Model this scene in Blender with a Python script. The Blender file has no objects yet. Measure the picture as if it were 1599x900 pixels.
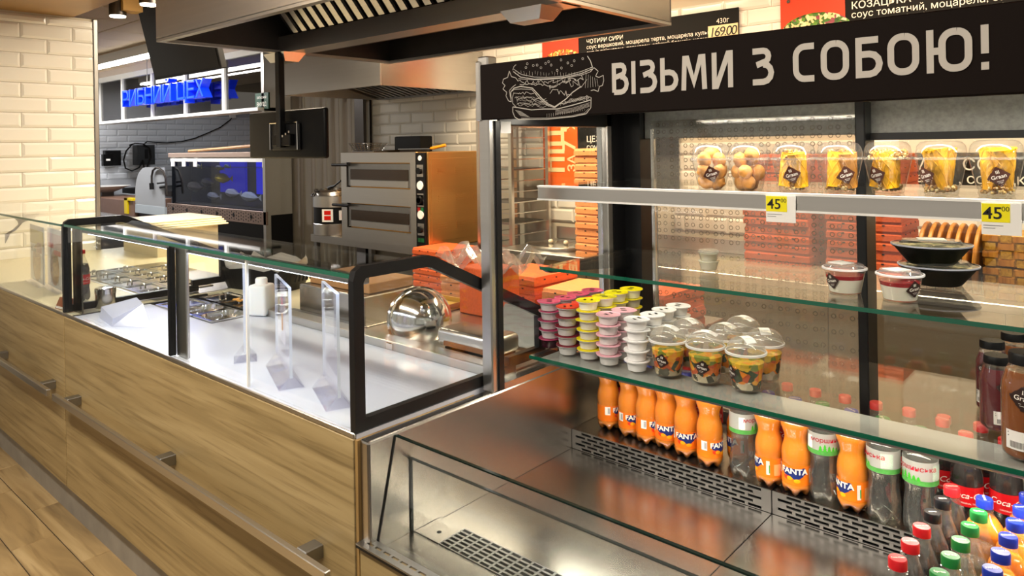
import bpy, bmesh, math, random
from mathutils import Vector, Matrix
random.seed(7)
scene = bpy.context.scene
col = scene.collection
PI = math.pi

# ---------------- camera ----------------
F_PX, YAW, ROLL, PX, PY, EYE = 1127.9, -.7236, .01653, 800.0, 227.4, 1.55
fw = Vector((math.sin(YAW), math.cos(YAW), 0)); rt = Vector((math.cos(YAW), -math.sin(YAW), 0)); dn = Vector((0, 0, -1))
c_r = math.cos(ROLL)*rt + math.sin(ROLL)*dn
c_d = -math.sin(ROLL)*rt + math.cos(ROLL)*dn
cam_d = bpy.data.cameras.new('camera'); cam = bpy.data.objects.new('camera', cam_d); col.objects.link(cam)
cam_d.sensor_width = 36.0; cam_d.lens = F_PX/1599*36
cam_d.shift_y = -(450-PY)/1599; cam_d.shift_x = (799.5-PX)/1599*-1
cam_d.clip_start = .02
m = Matrix.Identity(4)
for i, v in enumerate((c_r, -c_d, -fw)):
    for k in range(3): m[k][i] = v[k]
m[2][3] = EYE
cam.matrix_world = m
scene.camera = cam

scene.cycles.transparent_max_bounces = 40
scene.cycles.max_bounces = 9
scene.cycles.caustics_reflective = False
scene.cycles.caustics_refractive = False
# ---------------- world, exposure, room and fill lights ----------------
scene.view_settings.view_transform = 'Standard'
scene.view_settings.look = 'None'
scene.view_settings.gamma = 1.0
scene.view_settings.exposure = 0.0
scene.view_settings.use_curve_mapping = False
world = bpy.data.worlds.new('shop'); scene.world = world; world.use_nodes = True
bg = world.node_tree.nodes['Background']
bg.inputs[0].default_value = (1.0, .90, .76, 1); bg.inputs[1].default_value = .46

def area(name, loc, sx, sy, power, color, rot=(0, 0, 0), spread=180):
    d = bpy.data.lights.new(name, 'AREA'); d.shape = 'RECTANGLE'; d.size = sx; d.size_y = sy
    d.energy = power; d.color = color; d.spread = math.radians(spread)
    o = bpy.data.objects.new(name, d); col.objects.link(o); o.location = loc; o.rotation_euler = rot
    return o
WARM = (1, .78, .50); NEUT = (1, .93, .82); COOL = (.80, .88, 1.0)
area('shop_fill_light', (-1.6, -.2, 2.67), 3.2, .14, 72, (1, .92, .80))  # out-of-view fill pair, added to light the counter front
area('shop_fill_light', (-4.4, -.1, 2.67), 2.4, .14, 84, (1, .92, .80))
area('kitchen_fill_light', (-3.0, 3.2, 2.70), 1.2, .3, 80, WARM)  # three fills without fixtures, added to brighten the kitchen
area('kitchen_fill_light', (-.8, 3.3, 2.70), 1.6, .3, 72, WARM)
area('kitchen_fill_light', (-4.3, 2.6, 2.70), .6, .6, 60, (1, .84, .62))
area('fish_tube_light', (-9.4, 3.33, 2.54), 4.6, .10, 110, (1, .97, .95))
area('fish_back_light', (-10.2, 5.2, 2.66), 2.2, .3, 16, (.9, .95, 1))

# ---------------- helpers ----------------
def at(x, y, X=None, Y=None, Z=None):
    """photo pixel -> point on the plane X=, Y= or Z= (the plane of the thing it touches)"""
    v = c_r*((x-PX)/F_PX) + c_d*((y-PY)/F_PX) + fw
    if X is not None: t = X/v.x
    elif Y is not None: t = Y/v.y
    else: t = (Z-EYE)/v.z
    return Vector((v.x*t, v.y*t, EYE+v.z*t))

class MB:
    def __init__(s): s.v = []; s.f = []
    def add(s, vs, fs):
        b = len(s.v); s.v += [Vector(p) for p in vs]; s.f += [[i+b for i in f] for f in fs]; return s
    def box(s, x0, x1, y0, y1, z0, z1):
        vs = [(x, y, z) for z in (z0, z1) for y in (y0, y1) for x in (x0, x1)]
        return s.add(vs, [(0, 2, 3, 1), (4, 5, 7, 6), (0, 1, 5, 4), (2, 6, 7, 3), (0, 4, 6, 2), (1, 3, 7, 5)])
    def rbox(s, x0, x1, y0, y1, z0, z1, r=.005, seg=2):
        bm = bmesh.new(); bmesh.ops.create_cube(bm, size=1)
        for v in bm.verts: v.co = Vector(((x0+x1)/2+v.co.x*(x1-x0), (y0+y1)/2+v.co.y*(y1-y0), (z0+z1)/2+v.co.z*(z1-z0)))
        bmesh.ops.bevel(bm, geom=bm.edges[:], offset=r, segments=seg, affect='EDGES', profile=.5)
        return s.bm(bm)
    def bm(s, bm):
        bm.verts.index_update()
        s.add([v.co.copy() for v in bm.verts], [[v.index for v in f.verts] for f in bm.faces]); bm.free(); return s
    def prism(s, poly, axis, a, b):
        """poly: 2d list; axis 'x': (y,z), 'y': (x,z), 'z': (x,y)"""
        def mk(p, t): return (t, p[0], p[1]) if axis == 'x' else ((p[0], t, p[1]) if axis == 'y' else (p[0], p[1], t))
        n = len(poly)
        vs = [mk(p, a) for p in poly] + [mk(p, b) for p in poly]
        fs = [list(range(n))[::-1], list(range(n, 2*n))] + [(i, (i+1) % n, n+(i+1) % n, n+i) for i in range(n)]
        return s.add(vs, fs)
    def lathe(s, prof, n=24, c=(0, 0, 0), capb=True, capt=True, fn=None, sx=1, sy=1):
        vs = []
        for (r, z) in prof:
            for k in range(n):
                a = 2*PI*k/n; rr, zz = (r, z) if fn is None else fn(r, z, a)
                vs.append((c[0]+rr*math.cos(a)*sx, c[1]+rr*math.sin(a)*sy, c[2]+zz))
        fs = [(j*n+k, j*n+(k+1) % n, (j+1)*n+(k+1) % n, (j+1)*n+k) for j in range(len(prof)-1) for k in range(n)]
        if capb: fs.append(list(range(n))[::-1])
        if capt: fs.append(list(range((len(prof)-1)*n, len(prof)*n)))
        return s.add(vs, fs)
    def tube(s, path, r, n=8, cap=True):
        P_ = [Vector(p) for p in path]; rings = []; up = Vector((0, 0, 1)); prev = None
        for i, p in enumerate(P_):
            d = (P_[min(i+1, len(P_)-1)]-P_[max(i-1, 0)]).normalized()
            if prev is None:
                a = d.cross(up)
                if a.length < 1e-3: a = d.cross(Vector((1, 0, 0)))
            else: a = prev-d*prev.dot(d)
            a.normalize(); prev = a.copy(); b = d.cross(a); rr = r[i] if isinstance(r, (list, tuple)) else r
            rings.append([p+a*math.cos(2*PI*k/n)*rr+b*math.sin(2*PI*k/n)*rr for k in range(n)])
        vs = [q for g in rings for q in g]
        fs = [(j*n+k, j*n+(k+1) % n, (j+1)*n+(k+1) % n, (j+1)*n+k) for j in range(len(rings)-1) for k in range(n)]
        if cap: fs += [list(range(n))[::-1], list(range((len(rings)-1)*n, len(rings)*n))]
        return s.add(vs, fs)
    def ball(s, c, rx, ry, rz, n=10, mtx=None):
        prof = [(math.cos(-PI/2+PI*j/(n//2+2)), math.sin(-PI/2+PI*j/(n//2+2))) for j in range(1, n//2+2)]
        b = len(s.v); s.lathe(prof, n)
        for v in s.v[b:]:
            q = Vector((v.x*rx, v.y*ry, v.z*rz))
            if mtx is not None: q = mtx @ q
            v[:] = q+Vector(c)
        return s
    def xf(s, mtx, b=0):
        for v in s.v[b:]: v[:] = mtx @ v
        return s
    def mesh(s, name, mat, smooth=False, off=(0, 0, 0), ang=35):
        me = bpy.data.meshes.new(name); o = Vector(off)
        me.from_pydata([tuple(v-o) for v in s.v], [], s.f)
        bm = bmesh.new(); bm.from_mesh(me); bmesh.ops.recalc_face_normals(bm, faces=bm.faces[:]); bm.to_mesh(me); bm.free()
        if smooth:
            me.polygons.foreach_set('use_smooth', [True]*len(me.polygons)); me.set_sharp_from_angle(angle=math.radians(ang))
        if mat is not None: me.materials.append(mat)
        me.update(); return me
    def build(s, name, mat, parent=None, smooth=False, kind=None, world=True, ang=35):
        """one mesh object; with a parent, world coordinates are turned into the parent's"""
        off = (0, 0, 0)
        if parent is not None and world: off = wloc(parent)
        return link(name, s.mesh(name, mat, smooth, off, ang), parent, kind)

def wloc(o):
    l = Vector(o.location)
    while o.parent is not None: o = o.parent; l += Vector(o.location)
    return l
def link(name, me, parent=None, kind=None, loc=None, rot=None):
    o = bpy.data.objects.new(name, me); col.objects.link(o); o.parent = parent
    if kind: o['kind'] = kind
    if loc is not None: o.location = loc
    if rot is not None: o.rotation_euler = rot
    return o
def tag(o, label, cat, group=None):
    o['label'] = label; o['category'] = cat
    if group: o['group'] = group
    return o
def thing(name, loc, label, cat, group=None, rz=0):
    o = bpy.data.objects.new(name, None); col.objects.link(o); o.location = loc; o.rotation_euler = (0, 0, rz); o.empty_display_size = .05
    return tag(o, label, cat, group)
def struct(o): o['kind'] = 'structure'; return o
def copy_tree(o, parent=None):
    c = o.copy(); col.objects.link(c); c.parent = parent
    for ch in [q for q in bpy.data.objects if q.parent is o]: copy_tree(ch, c)
    return c
KIDS = {}
def dup(root, loc, rz=0, label=None, group=None):
    c = root.copy(); col.objects.link(c); c.location = loc; c.rotation_euler = (0, 0, rz)
    if label: c['label'] = label
    if group: c['group'] = group
    if root.name not in KIDS: KIDS[root.name] = [(k, list(k.children)) for k in root.children]
    for k, subs in KIDS[root.name]:
        kc = k.copy(); col.objects.link(kc); kc.parent = c
        for q in subs: qc = q.copy(); col.objects.link(qc); qc.parent = kc
    return c

# ---------------- text as mesh ----------------
_tx = {}
def text_mesh(txt, size, bold=0.0, shear=0.0, space=1.0, align='CENTER', extrude=0.0):
    key = (txt, size, bold, shear, space, align, extrude)
    if key in _tx: return _tx[key]
    cu = bpy.data.curves.new('lettering', 'FONT'); cu.body = txt; cu.size = size; cu.offset = bold*size; cu.shear = shear
    cu.space_character = space; cu.align_x = align; cu.align_y = 'CENTER'; cu.extrude = extrude; cu.resolution_u = 3
    ob = bpy.data.objects.new('lettering_tmp', cu); col.objects.link(ob)
    dg = bpy.context.evaluated_depsgraph_get()
    me = bpy.data.meshes.new_from_object(ob.evaluated_get(dg))
    vs = [v.co.copy() for v in me.vertices]; fs = [list(p.vertices) for p in me.polygons]
    bpy.data.objects.remove(ob); bpy.data.curves.remove(cu); bpy.data.meshes.remove(me)
    _tx[key] = (vs, fs); return _tx[key]
def text_mb(txt, size, mtx, mb=None, **k):
    """lettering lies in its own xy plane; mtx puts it in place"""
    mb = mb or MB(); vs, fs = text_mesh(txt, size, **k)
    return mb.add([mtx @ v for v in vs], fs)
def face_mtx(loc, xdir, zdir=(0, 0, 1)):
    """x axis along xdir, y axis along zdir (up), normal = x cross y"""
    x = Vector(xdir).normalized(); y = Vector(zdir).normalized(); z = x.cross(y)
    return Matrix(((x.x, y.x, z.x, loc[0]), (x.y, y.y, z.y, loc[1]), (x.z, y.z, z.z, loc[2]), (0, 0, 0, 1)))
def front(loc): return face_mtx(loc, (1, 0, 0))          # readable from -Y
def wrap(mb, rfun, a0=0.0):
    """bend a flat mesh (x sideways, y up, z out) round the upright axis; centre faces angle a0"""
    out = MB(); out.f = mb.f
    for v in mb.v:
        r = rfun(v.y)+v.z; a = a0+v.x/max(rfun(v.y), 1e-4)
        out.v.append(Vector((r*math.cos(a), r*math.sin(a), v.y)))
    return out
def grid_poly(mb, inside, x0, x1, y0, y1, nx, ny, z=0): # small quads whose centre lies inside
    for i in range(nx):
        for j in range(ny):
            xa = x0+(x1-x0)*i/nx; xb = x0+(x1-x0)*(i+1)/nx; ya = y0+(y1-y0)*j/ny; yb = y0+(y1-y0)*(j+1)/ny
            if inside((xa+xb)/2, (ya+yb)/2): mb.add([(xa, ya, z), (xb, ya, z), (xb, yb, z), (xa, yb, z)], [(0, 1, 2, 3)])
    return mb
# ---------------- materials ----------------
def rgb(h):
    h = h.lstrip('#'); c = [int(h[i:i+2], 16)/255 for i in (0, 2, 4)]
    return tuple((x/12.92 if x <= .04045 else ((x+.055)/1.055)**2.4) for x in c)+(1,)
def pmat(name, color, rough=.5, metal=0, noise=0, nscale=(8, 8, 8), bump=0, bscale=None, spec=.5, trans=0, coat=0, emit=None, estr=0, alpha=1, sss=0, nrough=0, ior=1.45):
    m = bpy.data.materials.new(name); m.use_nodes = True; nt = m.node_tree; b = nt.nodes['Principled BSDF']
    c = rgb(color) if isinstance(color, str) else color
    b.inputs['Base Color'].default_value = c; b.inputs['Roughness'].default_value = rough; b.inputs['Metallic'].default_value = metal
    b.inputs['Specular IOR Level'].default_value = spec; b.inputs['Transmission Weight'].default_value = trans; b.inputs['Coat Weight'].default_value = coat
    b.inputs['IOR'].default_value = ior
    b.inputs['Alpha'].default_value = alpha
    if sss:
        b.inputs['Subsurface Weight'].default_value = sss; b.inputs['Subsurface Radius'].default_value = (.01, .006, .004)
    if emit: b.inputs['Emission Color'].default_value = rgb(emit) if isinstance(emit, str) else emit; b.inputs['Emission Strength'].default_value = estr
    if noise or bump or nrough:
        tc = nt.nodes.new('ShaderNodeTexCoord'); mp = nt.nodes.new('ShaderNodeMapping'); mp.inputs['Scale'].default_value = nscale
        nt.links.new(tc.outputs['Object'], mp.inputs['Vector'])
        n = nt.nodes.new('ShaderNodeTexNoise'); n.inputs['Scale'].default_value = 1; n.inputs['Detail'].default_value = 5
        nt.links.new(mp.outputs[0], n.inputs['Vector'])
        if noise:
            mx = nt.nodes.new('ShaderNodeMix'); mx.data_type = 'RGBA'
            mx.inputs['A'].default_value = tuple(max(0, x*(1-noise)) for x in c[:3])+(1,); mx.inputs['B'].default_value = tuple(min(1, x*(1+noise)) for x in c[:3])+(1,)
            nt.links.new(n.outputs['Fac'], mx.inputs['Factor']); nt.links.new(mx.outputs['Result'], b.inputs['Base Color'])
        if nrough:
            ma = nt.nodes.new('ShaderNodeMapRange'); ma.inputs['To Min'].default_value = max(.02, rough-nrough); ma.inputs['To Max'].default_value = rough+nrough
            ma.inputs['From Min'].default_value = .3; ma.inputs['From Max'].default_value = .7
            nt.links.new(n.outputs['Fac'], ma.inputs['Value']); nt.links.new(ma.outputs['Result'], b.inputs['Roughness'])
        if bump:
            bp = nt.nodes.new('ShaderNodeBump'); bp.inputs['Strength'].default_value = bump; bp.inputs['Distance'].default_value = .002
            nt.links.new(n.outputs['Fac'], bp.inputs['Height']); nt.links.new(bp.outputs['Normal'], b.inputs['Normal'])
    return m
def glass(name, tint='#fbfdfc', refl=.045, rough=.02, body=0.0, bodycol='#ffffff'):
    """thin sheet: clear with Schlick gloss (same from both sides), optional milky share"""
    m = bpy.data.materials.new(name); m.use_nodes = True; nt = m.node_tree; nt.nodes.clear(); L = nt.links
    out = nt.nodes.new('ShaderNodeOutputMaterial'); tr = nt.nodes.new('ShaderNodeBsdfTransparent'); gl = nt.nodes.new('ShaderNodeBsdfGlossy')
    tr.inputs[0].default_value = rgb(tint); gl.inputs['Roughness'].default_value = rough; gl.inputs[0].default_value = (1, 1, 1, 1)
    lw = nt.nodes.new('ShaderNodeLayerWeight'); lw.inputs['Blend'].default_value = .5
    pw = nt.nodes.new('ShaderNodeMath'); pw.operation = 'POWER'; pw.inputs[1].default_value = 5; L.new(lw.outputs['Facing'], pw.inputs[0])
    ma = nt.nodes.new('ShaderNodeMath'); ma.operation = 'MULTIPLY_ADD'; ma.inputs[1].default_value = (1-refl)*.62; ma.inputs[2].default_value = refl; L.new(pw.outputs[0], ma.inputs[0])
    mx = nt.nodes.new('ShaderNodeMixShader'); L.new(ma.outputs[0], mx.inputs[0])
    last = tr
    if body > 0:
        df = nt.nodes.new('ShaderNodeBsdfDiffuse'); df.inputs[0].default_value = rgb(bodycol)
        tl_ = nt.nodes.new('ShaderNodeBsdfTranslucent'); tl_.inputs[0].default_value = rgb(bodycol)
        m3 = nt.nodes.new('ShaderNodeMixShader'); m3.inputs[0].default_value = .5; L.new(df.outputs[0], m3.inputs[1]); L.new(tl_.outputs[0], m3.inputs[2])
        m2 = nt.nodes.new('ShaderNodeMixShader'); m2.inputs[0].default_value = body
        L.new(tr.outputs[0], m2.inputs[1]); L.new(m3.outputs[0], m2.inputs[2]); last = m2
    L.new(last.outputs[0], mx.inputs[1]); L.new(gl.outputs[0], mx.inputs[2]); L.new(mx.outputs[0], out.inputs[0])
    return m
def emat(name, color, s):
    m = bpy.data.materials.new(name); m.use_nodes = True; nt = m.node_tree; nt.nodes.clear()
    out = nt.nodes.new('ShaderNodeOutputMaterial'); e = nt.nodes.new('ShaderNodeEmission'); e.inputs[0].default_value = rgb(color); e.inputs[1].default_value = s
    nt.links.new(e.outputs[0], out.inputs[0]); return m
def wood(name, c0, c1, c2, scale=(1.2, 14, 14), rough=.45, axis_noise=6):
    m = bpy.data.materials.new(name); m.use_nodes = True; nt = m.node_tree; b = nt.nodes['Principled BSDF']; L = nt.links
    tc = nt.nodes.new('ShaderNodeTexCoord'); mp = nt.nodes.new('ShaderNodeMapping'); mp.inputs['Scale'].default_value = scale
    oi = nt.nodes.new('ShaderNodeObjectInfo'); ad = nt.nodes.new('ShaderNodeVectorMath'); ad.operation = 'ADD'
    mu = nt.nodes.new('ShaderNodeMath'); mu.operation = 'MULTIPLY'; mu.inputs[1].default_value = 37; L.new(oi.outputs['Random'], mu.inputs[0])
    L.new(tc.outputs['Object'], ad.inputs[0]); L.new(mu.outputs[0], ad.inputs[1]); L.new(ad.outputs[0], mp.inputs['Vector'])
    n1 = nt.nodes.new('ShaderNodeTexNoise'); n1.inputs['Scale'].default_value = 1.0; n1.inputs['Detail'].default_value = 8; n1.inputs['Distortion'].default_value = 1.2; L.new(mp.outputs[0], n1.inputs['Vector'])
    n2 = nt.nodes.new('ShaderNodeTexNoise'); n2.inputs['Scale'].default_value = axis_noise; n2.inputs['Detail'].default_value = 6; n2.inputs['Distortion'].default_value = .4
    mp2 = nt.nodes.new('ShaderNodeMapping'); mp2.inputs['Scale'].default_value = tuple(q*(.5 if q < 3 else .8) for q in scale); L.new(ad.outputs[0], mp2.inputs['Vector']); L.new(mp2.outputs[0], n2.inputs['Vector'])
    r = nt.nodes.new('ShaderNodeValToRGB'); e = r.color_ramp.elements
    e[0].position = .28; e[0].color = rgb(c0); e[1].position = .72; e[1].color = rgb(c2); q = e.new(.5); q.color = rgb(c1)
    L.new(n1.outputs['Fac'], r.inputs[0])
    r2 = nt.nodes.new('ShaderNodeValToRGB'); r2.color_ramp.elements[0].position = .33; r2.color_ramp.elements[0].color = (.62, .58, .52, 1); r2.color_ramp.elements[1].position = .46; r2.color_ramp.elements[1].color = (1, 1, 1, 1)
    L.new(n2.outputs['Fac'], r2.inputs[0])
    mx = nt.nodes.new('ShaderNodeMix'); mx.data_type = 'RGBA'; mx.blend_type = 'MULTIPLY'; mx.inputs['Factor'].default_value = .75
    L.new(r.outputs[0], mx.inputs['A']); L.new(r2.outputs[0], mx.inputs['B']); L.new(mx.outputs['Result'], b.inputs['Base Color'])
    bp = nt.nodes.new('ShaderNodeBump'); bp.inputs['Strength'].default_value = .15; bp.inputs['Distance'].default_value = .002; L.new(n2.outputs['Fac'], bp.inputs['Height']); L.new(bp.outputs[0], b.inputs['Normal'])
    b.inputs['Roughness'].default_value = rough
    return m
def blotch(name, cols, scale=40, rough=.5, kind='VORONOI', bump=.6, zbands=None):
    """patches of several colours (food, prints)"""
    m = bpy.data.materials.new(name); m.use_nodes = True; nt = m.node_tree; b = nt.nodes['Principled BSDF']; L = nt.links
    tc = nt.nodes.new('ShaderNodeTexCoord')
    v = nt.nodes.new('ShaderNodeTexVoronoi'); v.inputs['Scale'].default_value = scale; L.new(tc.outputs['Object'], v.inputs['Vector'])
    sp = nt.nodes.new('ShaderNodeSeparateColor'); L.new(v.outputs['Color'], sp.inputs[0])
    r = nt.nodes.new('ShaderNodeValToRGB'); r.color_ramp.interpolation = 'CONSTANT'; e = r.color_ramp.elements
    n = len(cols); e[0].color = rgb(cols[0]); e[0].position = 0; e[1].position = 1/n; e[1].color = rgb(cols[1])
    for i in range(2, n): q = e.new(i/n); q.color = rgb(cols[i])
    L.new(sp.outputs[0], r.inputs[0]); L.new(r.outputs[0], b.inputs['Base Color'])
    bp = nt.nodes.new('ShaderNodeBump'); bp.inputs['Strength'].default_value = bump; bp.inputs['Distance'].default_value = .004; L.new(v.outputs['Distance'], bp.inputs['Height']); L.new(bp.outputs[0], b.inputs['Normal'])
    b.inputs['Roughness'].default_value = rough
    return m
M = {}
M['steel'] = pmat('stainless_steel', (.62, .60, .57, 1), .30, 1, noise=.05, nscale=(1.2, 70, 70))
M['steel_y'] = pmat('stainless_steel_brushed_across', (.52, .49, .45, 1), .27, 1, noise=.05, nscale=(70, 1.2, 70))
M['deck_steel'] = pmat('stainless_deck', (.40, .375, .35, 1), .24, 1, noise=.06, nscale=(3, 3, 3))
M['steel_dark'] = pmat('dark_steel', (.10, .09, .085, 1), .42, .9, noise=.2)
M['steel_mid'] = pmat('grey_metal', (.33, .33, .33, 1), .38, 1, noise=.15)
M['galv'] = pmat('galvanised_metal', (.36, .37, .35, 1), .5, .7, noise=.35, nscale=(90, 90, 90))
M['chrome'] = pmat('polished_steel', (.75, .74, .72, 1), .12, 1)
M['black'] = pmat('black_plastic', '#0c0c0e', .45, spec=.3)
M['black_gloss'] = pmat('black_gloss', '#050506', .45, spec=.2)
M['blackmetal'] = pmat('black_powder_coat', '#141416', .34, noise=.1)
M['white'] = pmat('white_plastic', '#f2f1ee', .35)
M['whitetop'] = pmat('white_worktop', '#d9dcea', .16, noise=.02)
M['cream'] = pmat('cream_worktop', '#ece2c2', .3, noise=.03)
M['tile'] = pmat('white_glazed_tile', '#f1eee6', .10, noise=.02, bump=.05, nscale=(3, 3, 3))
M['tile_g'] = pmat('grey_white_tile', '#d9dde4', .25)
M['grout'] = pmat('grout', '#d8d0bd', .8)
M['grout_g'] = pmat('grey_grout', '#b9bdc4', .8)
M['oak'] = wood('oak_laminate', '#84704a', '#9d875d', '#af996e', (.9, 10, 16))
M['oak_edge'] = wood('oak_laminate_edge', '#86683c', '#a4834f', '#b59663', (9, 9, 1.5))
M['plank'] = wood('wood_look_floor_tile', '#8a7350', '#a98e63', '#c0a77c', (1.4, 12, 12), .35, 4)
M['joint'] = pmat('floor_joint', '#3a2f22', .8)
M['plinth'] = pmat('grey_stone_plinth', '#8d8880', .5, noise=.3, nscale=(10, 10, 10))
M['glass'] = glass('clear_glass')
M['glass_dk'] = glass('dim_glass', '#8f8a86', .16, .01)
M['gedge'] = pmat('green_glass_edge', '#0d5a44', .08, spec=.8, noise=.1)
M['acrylic'] = glass('clear_acrylic', '#fcfcff', .05, .03, .02, '#eef0ff')
M['plastic_clear'] = glass('clear_plastic', '#f5f5f2', .05, .06, .04)
M['lid_clear'] = glass('clear_lid_plastic', '#f2f2f2', .06, .10, .22)
M['pvc'] = glass('pvc_strip', '#d8d2c2', .10, .04, .42, '#d6ccb6')
M['ceil'] = pmat('ceiling_panel', '#e6cfae', .85, noise=.05, nscale=(60, 60, 60))
M['ceilgrid'] = pmat('ceiling_grid', '#8f7c60', .7)
M['soffit'] = pmat('bronze_soffit', '#a8834a', .38, .35, noise=.35, nscale=(2.2, 2.2, 2.2))
M['signblack'] = pmat('dark_brown_sign', '#150d0a', .7, spec=.12)
M['signtext'] = pmat('grey_letter', '#bdb6ae', .55)
M['menu_black'] = pmat('menu_board_black', '#0d0b0b', .6, spec=.2)
M['orange'] = pmat('orange_print', '#f0681c', .5)
M['redprint'] = pmat('red_print', '#d23a12', .5)
M['txt_white'] = pmat('white_print', '#f3eee4', .5)
M['txt_black'] = pmat('black_print', '#151515', .6)
M['paper'] = pmat('white_paper', '#f4f2ee', .6)
M['yellow_tag'] = pmat('yellow_tag', '#f6e80a', .5)
M['pizza'] = blotch('pizza_topping', ['#e8b23c', '#b6451c', '#f0d18a', '#7d2a12', '#d98a2a', '#c45a20'], 70)
M['salad'] = blotch('salad_pizza_topping', ['#e9d9a8', '#3d6b1e', '#8a3a4a', '#5d8a2a', '#e8c890', '#2d5016'], 60)
M['box'] = pmat('orange_pizza_box', '#d9602f', .6, noise=.3, nscale=(120, 120, 120))
M['box_l'] = pmat('light_orange_pizza_box', '#f09a5e', .6, noise=.25, nscale=(120, 120, 120))
M['board'] = wood('cutting_board', '#9a5c1c', '#c2802e', '#d79a44', (14, 14, 2.0))
M['bamboo'] = wood('bamboo_box', '#9a6a1c', '#c2902c', '#d9ac48', (30, 30, 30))
M['screen'] = pmat('dark_screen', '#15110f', .35, spec=.25)
M['led'] = emat('led_white', '#f4f7ff', 14)
M['led_warm'] = emat('led_warm', '#fff1d6', 20)
M['tube_e'] = emat('fluorescent_tube', '#fffdf4', 16)
M['blue_face'] = pmat('blue_letter_face', '#1146e6', .2, emit='#0a3cff', estr=.55)
M['blue_side'] = pmat('blue_letter_side', '#0a34d8', .25, emit='#0628d8', estr=.35)
M['knobred'] = pmat('red_knob', '#c2201c', .3)
M['yellowplastic'] = pmat('yellow_plastic', '#f2d40a', .35)
M['steel_warm'] = pmat('warm_reflection_steel', (.46, .37, .24, 1), .45, 1, noise=.06, nscale=(2, 40, 40))  # steel tinted so the warm kitchen reflection sits in its colour
# ================= the setting =================
fl = struct(MB().box(-14, 3, -3, 7, -.06, -.004).build('floor', M['joint']))
pk = [MB().rbox(-.2985, .2985, -.0745, .0745, -.02, 0, .0015, 1).mesh('plank', M['plank'])]
for r in range(-3, 8):
    y = .8765+.153*(r-5)
    for k in range(16):
        x = -3.35-.6*k+2.4+(.0 if r % 2 == 0 else .3)
        if -5.2 < x < -1.6: link('plank', pk[0], fl, loc=(x, y, 0))
struct(MB().box(-5.5, -1.40, 1.055, 1.10, 0, .148).build('baseboard_front', M['plinth']))

def tiled(wall, mat, cells, plane, axis, th=.015, w=.301, h=.0985, bev=.015):
    """bevelled metro tiles as children; axis 'y' = wall facing -Y, 'x' = wall facing +X"""
    cache = {}
    for (a, b, z0, z1) in cells:
        key = (round(b-a, 3), round(z1-z0, 3))
        if key not in cache:
            A, H = (b-a)/2, (z1-z0)/2; bv = min(bev, A*.6, H*.6)
            mb = MB()
            if axis == 'y':
                vs = [(-A, 0, -H), (A, 0, -H), (A, 0, H), (-A, 0, H), (-A, -th*.45, -H), (A, -th*.45, -H), (A, -th*.45, H), (-A, -th*.45, H), (-A+bv, -th, -H+bv), (A-bv, -th, -H+bv), (A-bv, -th, H-bv), (-A+bv, -th, H-bv)]
            else:
                vs = [(0, -A, -H), (0, A, -H), (0, A, H), (0, -A, H), (th*.45, -A, -H), (th*.45, A, -H), (th*.45, A, H), (th*.45, -A, H), (th, -A+bv, -H+bv), (th, A-bv, -H+bv), (th, A-bv, H-bv), (th, -A+bv, H-bv)]
            fs = [(0, 3, 2, 1), (8, 9, 10, 11)]+[(i, (i+1) % 4, 4+(i+1) % 4, 4+i) for i in range(4)]+[(4+i, 4+(i+1) % 4, 8+(i+1) % 4, 8+i) for i in range(4)]
            cache[key] = mb.add(vs, fs).mesh('tile', mat)
        loc = ((a+b)/2, plane, (z0+z1)/2) if axis == 'y' else (plane, (a+b)/2, (z0+z1)/2)
        link('tile', cache[key], wall, loc=loc)
def rows(a0, a1, z0, z1, zoff, aoff, w=.3045, h=.1005):
    out = []; k = math.floor((z0-zoff)/h)
    while zoff+k*h < z1:
        za, zb = max(z0, zoff+k*h), min(z1, zoff+(k+1)*h); s = aoff+(w/2 if k % 2 else 0); i = math.floor((a0-s)/w)
        while s+i*w < a1:
            aa, bb = max(a0, s+i*w), min(a1, s+(i+1)*w)
            if bb-aa > .03 and zb-za > .02: out.append((aa+.0015, bb-.0015, za+.0015, zb-.0015))
            i += 1
        k += 1
    return out
# back wall of the kitchen
wb = struct(MB().box(-5.72, 2.5, 4.36, 4.5, 0, 2.75).build('wall_back', M['grout']))
tiled(wb, M['tile'], rows(-5.64, -3.5, 1.36, 2.5, 1.6675, -5.2187)+rows(-3.5, -2.9, .95, 2.45, 1.6675, -5.2187)+rows(-2.9, -.9, 2.05, 2.45, 1.6675, -5.2187)+rows(-2.4, .5, .95, 1.55, 1.6675, -5.2187), 4.36, 'y')
struct(MB().box(-5.80, -5.66, 4.26, 4.42, 0, 2.75).build('trim_2', M['steel_dark']))
# tiled column at the end of the counter
wc = struct(MB().box(-6.4, -5.5, .55, 1.86, 0, 2.475).build('wall_left', M['grout']))
tiled(wc, M['tile'], rows(.7, 1.845, .86, 2.46, 2.013, 1.4095-.3045/2, h=.0975), -5.5, 'x')
struct(MB().rbox(-5.52, -5.482, 1.842, 1.872, .86, 2.475, .004, 1).build('trim_1', M['steel_mid']))
# bronze soffit above the counter and the panelled ceiling
struct(MB().box(-7, -3.6, -1.2, 1.72, 2.475, 2.62).build('ceiling_soffit', M['soffit']))
ce = struct(MB().box(-14, 3, -3, 7, 2.745, 2.80).build('ceiling', M['ceilgrid']))
cp = MB().rbox(-.294, .294, -.294, .294, -.02, 0, .004, 1).mesh('ceiling_panel', M['ceil'])
for i in range(11):
    for j in range(5): link('panel', cp, ce, loc=(-6.6-.6*i, 1.77+.6*j-.03, 2.745))
mb = MB()
for i in range(13):
    for j in range(5): mb.box(-6.294+.6*i, -5.706+.6*i, 1.446+.6*j, 2.034+.6*j, 2.728, 2.745)
for i in range(20):
    for j in range(7): mb.box(-9.6+.6*i, -9.012+.6*i, -2.9+.6*j, -2.312+.6*j, 2.728, 2.745)
mb.build('panel_field', M['ceil'], ce, kind='stuff')
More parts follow.
